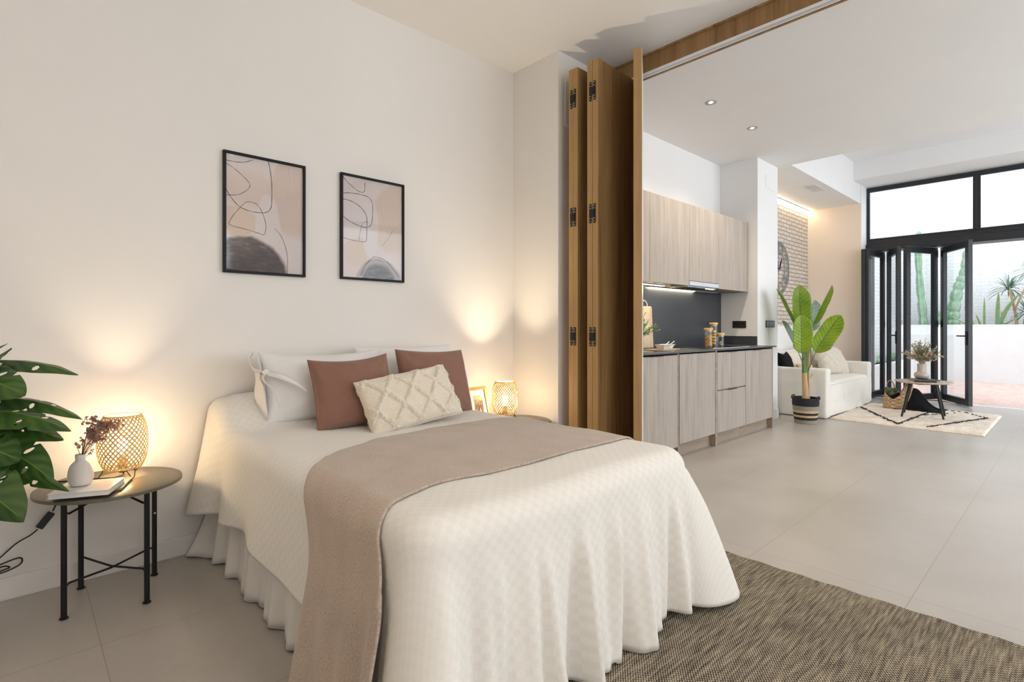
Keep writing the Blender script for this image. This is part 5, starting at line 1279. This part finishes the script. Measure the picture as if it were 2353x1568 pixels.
bleaf((6.408, 2.166, 0.786), (6.303, 2.304, 1.144), .19, R(48), .02, 'bananaold', T0 + CRv * -.02 + UP * .62)
bleaf((6.478, 2.032, 1.104), (6.496, 1.852, 1.531), .20, R(72), .02, 'banana', T0 + CRv * .03 + UP * .60)
bleaf((6.452, 2.002, 0.786), (6.521, 1.775, 1.202), .215, R(-22), .03, 'banana', T0 + CRv * .02 + UP * .55)
bleaf((6.687, 2.139, 1.02), (6.845, 2.128, 1.387), .20, R(20), .05, 'bananaold', T0 + CRv * .0 + UP * .80, .5)

# ------------------------------------------------------------------ shag rug, coffee table, bag
sr = MB()
def shag(a, b):
    x = 6.90 + 1.72 * a + .03 * (b - .5); y = .64 + 1.355 * b
    e = min(a, 1 - a, b, 1 - b); h = .022 * min(1, e / .012) ** .5
    return Vector((x + .004 * noise.noise(Vector((y * 60, 0, 1))) * (1 if e < .01 else 0), y, .002 + h * (.85 + .3 * noise.noise(Vector((x * 22, y * 22, 0))) + .15 * noise.noise(Vector((x * 60, y * 60, 0))))))
sr.grid(shag, 170, 140); sr.box(6.90, 8.61, .645, 1.99, .0005, .003)
srt = thing('shag_rug', 'cream shaggy rug with broken charcoal diamond lines under the coffee table', 'rug', (7.76, 1.3, 0))
sr.build('pile', M['shag'], srt, angle=180)
ln = MB(); rr = random.Random(4)
def knots(P, w_=.011, gap=.12):
    for (x0, y0), (x1, y1) in zip(P, P[1:]):
        L = math.hypot(x1 - x0, y1 - y0); n_ = int(L / .03)
        for i in range(n_):
            if rr.random() < gap: continue
            k = (i + .5) / n_; ww = w_ * (rr.uniform(1.6, 2.4) if rr.random() < .12 else rr.uniform(.6, 1.2))
            x, y = x0 + (x1 - x0) * k + rr.uniform(-.007, .007), y0 + (y1 - y0) * k + rr.uniform(-.007, .007); a = math.atan2(y1 - y0, x1 - x0) + rr.uniform(-.3, .3)
            ln.lathe([(.001, .0), (1, .0005), (.95, .005), (.5, .008), (.001, .009)], (0, 0, 0), 7, sx=1, sy=1)
            c_, s_ = math.cos(a), math.sin(a)
            for q in range(len(ln.v) - 35, len(ln.v)):
                vx, vy, vz = ln.v[q]; vx *= .021; vy *= ww; ln.v[q] = (x + vx * c_ - vy * s_, y + vx * s_ + vy * c_, .0235 + vz)
knots([(8.05, 1.96), (7.50, 1.66), (6.95, 1.345)]); knots([(6.93, 1.345), (7.85, 1.29), (8.55, 1.235)]); knots([(6.96, 1.095), (7.6, .90), (8.12, .735)])
knots([(8.55, 1.24), (8.12, 1.64)], .007, .3); knots([(8.12, .73), (8.45, .95), (8.55, 1.22)], .006, .4); knots([(7.85, 1.28), (8.35, 1.02)], .005, .4)
ln.build('pile_lines', M['shagline'], srt, smooth=False)
ZC = .436; CX2, CY2 = 7.775, 1.262
ct = thing('coffee_table', 'small round grey oak coffee table on slanted black legs', 'coffee table', (CX2, CY2, .0))
MB().lathe([(.235, -.022), (.275, -.010), (.280, -.004), (.277, 0)], (CX2, CY2, ZC), 64).build('tabletop', M['tabletopwood'], ct)
for bx_, by_ in ((7.53, 1.425), (7.925, 1.475), (7.63, 1.055), (7.97, 1.09)):
    tx_, ty_ = CX2 + (bx_ - CX2) * .60, CY2 + (by_ - CY2) * .60
    m = MB(); m.tube([(tx_, ty_, ZC - .018), (bx_, by_, .026)], [.017, .010], 12); m.build('leg', M['blackm'], ct)
m = MB(); m.obox((CX2, CY2, ZC - .028), .25, .25, .012, R(40)); m.build('leg_plate', M['blackm'], ct, bevel=.002)
for k, (dz, wx, wy, rz_, cc, lb) in enumerate(((.0005, .29, .21, 24, (7.745, 1.275), 'lower black book on the coffee table'), (.0155, .25, .19, 36, (7.71, 1.24), 'upper black book on the coffee table, carrying the vase'))):
    b_ = thing('book', lb, 'book', (cc[0], cc[1], ZC + dz), R(rz_), 'black books on the coffee table')
    m = MB(); m.box(-wx / 2, wx / 2, -wy / 2, wy / 2, 0, .002); m.box(-wx / 2, wx / 2, -wy / 2, wy / 2, .0125, .0145); m.box(-wx / 2, -wx / 2 + .002, -wy / 2, wy / 2, .002, .0125); m.build('cover', M['blackbook'], b_, local=True, smooth=False)
    MB().box(-wx / 2 + .003, wx / 2 - .004, -wy / 2 + .004, wy / 2 - .004, .002, .0125).build('page_block', M['paper'], b_, local=True, smooth=False)
BX, BY, BZ = 7.725, 1.268, ZC + .0305
vz = thing('vase', 'taupe glazed vase with ribbed neck and round belly on the coffee table', 'vase', (BX, BY, BZ))
MB().lathe([(.001, 0), (.045, 0), (.062, .010), (.074, .030), (.0755, .048), (.068, .066), (.052, .078), (.043, .084)], (BX, BY, BZ), 48, cap0=False, cap1=False).build('belly', M['glaze'], vz)
m = MB()
def neck(a, b):
    th_ = a * 2 * math.pi; z = .084 + .088 * b; r = .0425 + .0012 * math.sin(th_ * 18 + b * 9) + .001 * b; return Vector((BX + r * math.cos(th_), BY + r * math.sin(th_), BZ + z))
m.grid(neck, 144, 14); m.lathe([(.0435, .172), (.041, .175), (.038, .172), (.038, .10), (.001, .098)], (BX, BY, BZ), 48, cap0=False, cap1=False); m.build('neck', M['glaze'], vz, merge=.0003)
bq = thing('dried_bouquet', 'bouquet of dried grasses and leaves in the taupe vase', 'flowers', (BX, BY, BZ + .12))
rr = random.Random(33); st = MB(); gL = MB(); tL = MB(); pL = MB()
for i in range(120):
    az = rr.uniform(0, 6.283); el = rr.uniform(.0, 1.15); L = rr.uniform(.15, .30) * (1 - .22 * el); 
    p0 = Vector((BX + .015 * math.cos(az), BY + .015 * math.sin(az), BZ + .165)); p2 = p0 + Vector((math.sin(el) * math.cos(az), math.sin(el) * math.sin(az), math.cos(el))) * L; p1 = p0 + Vector((math.sin(el * .5) * math.cos(az), math.sin(el * .5) * math.sin(az), math.cos(el * .5))) * L * .55
    Q = bez(p0, p1, p2, 10); st.tube(Q, .0011, 4)
    kind = rr.random(); tgt = gL if kind < .48 else tL if kind < .92 else pL
    for k in range(4, 11):
        c = Q[k]; ax = (Q[k] - Q[k - 1]).normalized()
        for s in range(2 if tgt is not pL else 3):
            d = (ax * rr.uniform(.3, .9) + Vector((rr.uniform(-1, 1), rr.uniform(-1, 1), rr.uniform(-1, 1))) * .7).normalized() * rr.uniform(.018, .034)
            blade(tgt, c, c + d * .5 + Vector((0, 0, .003)), c + d, d.orthogonal(), rr.uniform(.009, .015), n=3, m=1, fold=.3)
for q in range(3):
    c = Vector((BX, BY, BZ + .26)) + Vector((rr.uniform(-.04, .03), rr.uniform(-.04, .03), rr.uniform(-.02, .04))) - CFv * .06
    for i in range(60):
        d = Vector((rr.gauss(0, 1), rr.gauss(0, 1), rr.gauss(0, 1))).normalized(); blade(pL, c + d * .006, c + d * .018, c + d * .028, d.orthogonal(), .014, n=3, m=1, fold=.5)
st.build('stems', M['tan'], bq); tag(gL.build('eucalyptus_leaves', M['drygreen'], bq, smooth=False), kind='stuff'); tag(tL.build('grass_heads', M['drytan'], bq, smooth=False), kind='stuff'); tag(pL.build('pink_petals', M['drypink'], bq, smooth=False), kind='stuff')

def weave():
    m_, t, b = nt('birch_bark_weave'); b.inputs['Roughness'].default_value = .6
    v = coords(t, 'UV', (1, 1, 1), (0, 0, R(45)))
    ch = N(t, 'ShaderNodeTexChecker', Scale=1 / .034); lk(t, v, ch.inputs['Vector'])
    n = N(t, 'ShaderNodeTexNoise', Scale=30., Detail=4.); lk(t, v, n.inputs['Vector'])
    r = ramp(t, [(.3, (.42, .26, .13)), (.7, (.62, .43, .25))]); a = N(t, 'ShaderNodeMath', operation='MULTIPLY_ADD'); lk(t, ch.outputs['Fac'], a.inputs[0]); a.inputs[1].default_value = .22; lk(t, n.outputs['Fac'], a.inputs[2]); lk(t, a.outputs[0], r.inputs[0])
    br_ = N(t, 'ShaderNodeTexBrick', Scale=1.); br_.offset = 0.; br_.inputs['Brick Width'].default_value = .034; br_.inputs['Row Height'].default_value = .034; br_.inputs['Mortar Size'].default_value = .0022; lk(t, v, br_.inputs['Vector'])
    mx = N(t, 'ShaderNodeMixRGB'); lk(t, br_.outputs['Fac'], mx.inputs[0]); lk(t, r.outputs[0], mx.inputs[1]); mx.inputs[2].default_value = (.16, .085, .04, 1); lk(t, mx.outputs[0], b.inputs['Base Color'])
    iv = N(t, 'ShaderNodeMath', operation='MULTIPLY_ADD'); lk(t, br_.outputs['Fac'], iv.inputs[0]); iv.inputs[1].default_value = -1.; lk(t, a.outputs[0], iv.inputs[2]); bump(t, b, iv.outputs[0], .8, .006); return m_
M['weave'] = weave()
wbg = thing('woven_bag', 'woven bark-strip bag with looped handles standing on the shag rug', 'bag', (8.30, 1.60, .024))
bgx, bgy, bz0 = 8.30, 1.600, .025
def bag(a, b):
    # perimeter: rounded rectangle, u along -y at the front (towards the camera), heights dip in the middle
    th_ = a * 2 * math.pi; cu, su = math.cos(th_), math.sin(th_)
    sgn = lambda v: (1 if v >= 0 else -1)
    ex = .55
    ux = sgn(cu) * abs(cu) ** ex; uy = sgn(su) * abs(su) ** ex
    u = -uy   # -1 left (far y) .. 1 right
    top_ = .115 + .125 * abs(u + .32) ** 1.1 / 1.0 + (.06 if u > .25 else .02) * smooth01((abs(u + .32) - .4) / .5)
    if cu > 0: top_ = .20 + .06 * abs(u)
    z = top_ * b; tp = 1 - .13 * b
    return (Vector((bgx + ux * .085 * tp, bgy + uy * .168 * tp, bz0 + z)), ((a * .9), z))
m = MB(); m.grid(bag, 120, 12); m.box(bgx - .075, bgx + .075, bgy - .155, bgy + .155, bz0, bz0 + .003); m.build('bag_body', M['weave'], wbg, solid=.003, angle=50)
m = MB(); m.tube(catmull([(bgx + .06, bgy + .135, bz0 + .20), (bgx + .06, bgy + .14, bz0 + .30), (bgx + .06, bgy + .105, bz0 + .345), (bgx + .06, bgy + .07, bz0 + .31), (bgx + .06, bgy + .05, bz0 + .22)], 6), .0075, 8); m.build('handle', M['weave'], wbg)
m = MB(); m.tube(catmull([(bgx - .07, bgy - .03, bz0 + .19), (bgx - .06, bgy - .065, bz0 + .27), (bgx - .05, bgy - .095, bz0 + .335), (bgx - .055, bgy - .125, bz0 + .30), (bgx - .06, bgy - .14, bz0 + .20)], 6), .0085, 8); m.build('handle', M['weave'], wbg)
mg = thing('magazine', 'glossy dark green magazine standing in the woven bag', 'magazine', (8.28, 1.68, .05))
m = MB(); m.obox((8.285, 1.685, .175), .008, .125, .215, Matrix.Rotation(R(4), 4, 'X')); m.build('pages', M['paper'], mg, bevel=.001)
m = MB(); m.obox((8.2795, 1.685, .175), .0015, .128, .22, Matrix.Rotation(R(4), 4, 'X')); m.build('cover', plain('magazine_cover', (.10, .13, .07), .15, var=.9, scale=14), mg, smooth=False)
bt = MB()
def bthrow(a, b):
    # ridge from the bag's right end down to the floor, falling away to both sides
    P = catmull([(8.27, 1.52, .26), (8.28, 1.455, .292), (8.30, 1.41, .27), (8.32, 1.37, .205), (8.34, 1.32, .125), (8.35, 1.26, .06), (8.36, 1.20, .034)], 8)
    k = a * (len(P) - 1); i = int(min(k, len(P) - 2)); c = P[i].lerp(P[i + 1], k - i); t = b * 2 - 1; w_ = .055 + .085 * a
    fold_ = .010 * math.sin(b * 31 + a * 3) + .006 * math.sin(b * 53)
    z = .030 + (c.z - .030) * (1 - abs(t) ** 1.7) + abs(fold_) * .6 * (1 - abs(t))
    return Vector((c.x + t * w_ * (1 + .5 * a), c.y - .02 * abs(math.sin(b * 9)) * a + fold_, max(.028, z)))
bt.grid(bthrow, 46, 56)
def bfill(a, b):
    r = b ** .5; th_ = a * 6.2832; return Vector((bgx + .066 * r * math.cos(th_), bgy - .0 + .140 * r * math.sin(th_), bz0 + .10 + .13 * (1 - r ** 2.5) * (.75 - .35 * math.sin(th_) * r) + .008 * math.sin(th_ * 7 + r * 9) * r))
bt.grid(bfill, 48, 14)
for i in range(30):
    b_ = i / 29; p = bthrow(1, b_); q = p + Vector((rr.uniform(-.008, .008), -.028 - rr.uniform(0, .012), 0)); q.z = .030; bt.tube([p, q], .0022, 4)
tag(bt.build('knit_throw', M['blackcloth'], solid=.006, angle=180), 'black fringed knit throw spilling out of the woven bag', 'throw')

# ------------------------------------------------------------------ patio plants
def cactus(P, r0, r1, label, mat='cactus', notch=9, group=None, ribs=5, seed=0):
    Q = catmull(P, 14); n_ = len(Q); mb = MB(); NR = 30
    def fn(a, b):
        k = b * (n_ - 1); i = int(min(k, n_ - 2)); c = Q[i].lerp(Q[i + 1], k - i); d = (Q[i + 1] - Q[i]).normalized()
        u = Vector((0, 1, 0)); u = (u - d * d.dot(u)).normalized(); v = d.cross(u)
        r = (r0 + (r1 - r0) * b) * (1 - .20 * abs(math.sin(b * notch * math.pi + seed)) ** 6) * min(1, ((1 - b) / .035 + .02)) ** .5
        th_ = a * 2 * math.pi; r *= 1 + .22 * math.cos(th_ * ribs); return (c + (u * math.cos(th_) + v * math.sin(th_)) * r, (a, b))
    mb.grid(fn, NR * 2, n_ * 2); o_ = mb.build('cactus', M[mat], angle=180, merge=.0005); return tag(o_, label, 'cactus', group)
cactus([(14.18, 2.29, 1.05), (14.18, 2.32, 1.5), (14.2, 2.355, 1.9), (14.2, 2.39, 2.6), (14.2, 2.375, 3.14)], .075, .048, 'tall straight columnar cactus against the white patio wall', notch=4)
cactus([(14.2, 1.82, 1.05), (14.2, 1.80, 1.4), (14.2, 1.72, 1.9), (14.2, 1.64, 2.2), (14.2, 1.60, 2.65)], .118, .045, 'tall leaning knobbly cactus behind the last glass door leaf', notch=9, seed=1)
cactus([(14.2, 2.10, 1.05), (14.2, 2.06, 1.2), (14.2, 2.09, 1.42)], .085, .05, 'short stubby cactus at the foot of the leaning one', notch=2)
def sprof(t): return max(.03, (.75 + .25 * math.sin(t * 3)) * (1 - t ** 3.5) ** .8)
def snake(cx, cy_, L, label):
    t = thing('snake_plant', label, 'plant', (cx, cy_, 1.06), 0, 'yellow-edged snake plants on the patio')
    for (dy, hgt, lean, wd, dx, bow) in L:
        m = MB(); p0 = Vector((cx, cy_ + dy, 1.05)); p2 = Vector((cx + dx, cy_ + dy + lean, 1.05 + hgt)); p1 = Vector((cx + dx * .3, cy_ + dy + lean * .3 + bow, 1.05 + hgt * .55))
        blade(m, p0, p1, p2, (0, 1, .0), wd, sprof, 16, 2, .4); m.build('leaf', M['snake'], t, angle=180, solid=.002)
    return t
snake(14.05, 1.34, [(.12, .44, .16, .075, 0, .02), (.10, .26, .42, .04, 0, .10), (-.0, .28, .10, .05, 0, .02), (-.03, .62, -.0, .05, 0, 0)], 'snake plant with a leaf arching left, beside the cactus')
snake(14.05, 1.10, [(.02, .70, -.02, .09, 0, 0), (.06, .36, -.18, .06, 0, -.10), (-.0, .66, -.30, .09, 0, .03), (-.06, .34, .02, .05, 0, 0), (.0, .20, -.28, .04, 0, -.02)], 'snake plant with tall upright leaves, in front of the palm-like plant')
def dracaena(P, crowns, label, seed):
    t = thing('dracaena', label, 'plant', tuple(P[0])); rr = random.Random(seed)
    m = MB(); m.tube(catmull(P, 8), .022, 8); m.build('stem', M['twill'] if False else M['trunk'], t)
    for c in crowns:
        c = Vector(c); m = MB()
        if (c - Vector(P[-1])).length > .05: s = MB(); s.tube(bez(Vector(P[-2]), (Vector(P[-2]) + c) / 2 + Vector((0, 0, .05)), c, 6), .016, 7); s.build('branch', M['trunk'], t)
        for i in range(56):
            az = rr.uniform(0, 6.283); el = rr.uniform(.1, 1.75); L = rr.uniform(.28, .40)
            d = Vector((math.sin(el) * math.cos(az), math.sin(el) * math.sin(az), math.cos(el)))
            p2 = c + d * L - Vector((0, 0, .22 * math.sin(min(el, 1.57)) * L / .4)); blade(m, c, c + d * L * .6, p2, d.cross(Vector((0, 0, 1))) if el > .15 else (1, 0, 0), .024, lambda t_: max(.05, math.sin(math.pi * min(1, t_ * .9 + .1)) ** .5), 8, 1, .3)
        tag(m.build('leaf_rosette', M['dracaena'], t, angle=180), kind='stuff')
    return t
dracaena([(14.2, .84, 1.05), (14.2, .88, 1.4), (14.2, .94, 1.78)], [(14.12, .96, 1.80), (14.12, .62, 2.10)], 'slender dracaena with two drooping leaf crowns at the right edge of the patio', 3)
dracaena([(14.1, .74, 1.05), (14.1, .72, 1.2), (14.1, .70, 1.32)], [(14.1, .70, 1.33)], 'low dracaena beside the taller one on the patio', 8)
cvd = thing('variegated_plant', 'low bushy plant with white and green leaves in the side planter', 'plant', (11.6, 2.6, .36))
m = MB(); rr = random.Random(9)
for i in range(150):
    x = rr.uniform(10.8, 13.4); y = rr.uniform(2.56, 2.66); z = .36; az = rr.uniform(0, 6.28); el = rr.uniform(.1, .9); L = rr.uniform(.10, .20)
    p0 = Vector((x, y, z)); h = rr.uniform(.02, .12); c = p0 + Vector((0, 0, h)); d = Vector((math.cos(az) * math.sin(el), math.sin(az) * math.sin(el) * .6, math.cos(el) * .6)); blade(m, c, c + d * L * .6 + Vector((0, 0, .03)), c + d * L, d.cross(Vector((0, 0, 1))), .10, None, 6, 2, .3)
tag(m.build('leaves', M['caladium'], cvd, angle=180), kind='stuff')
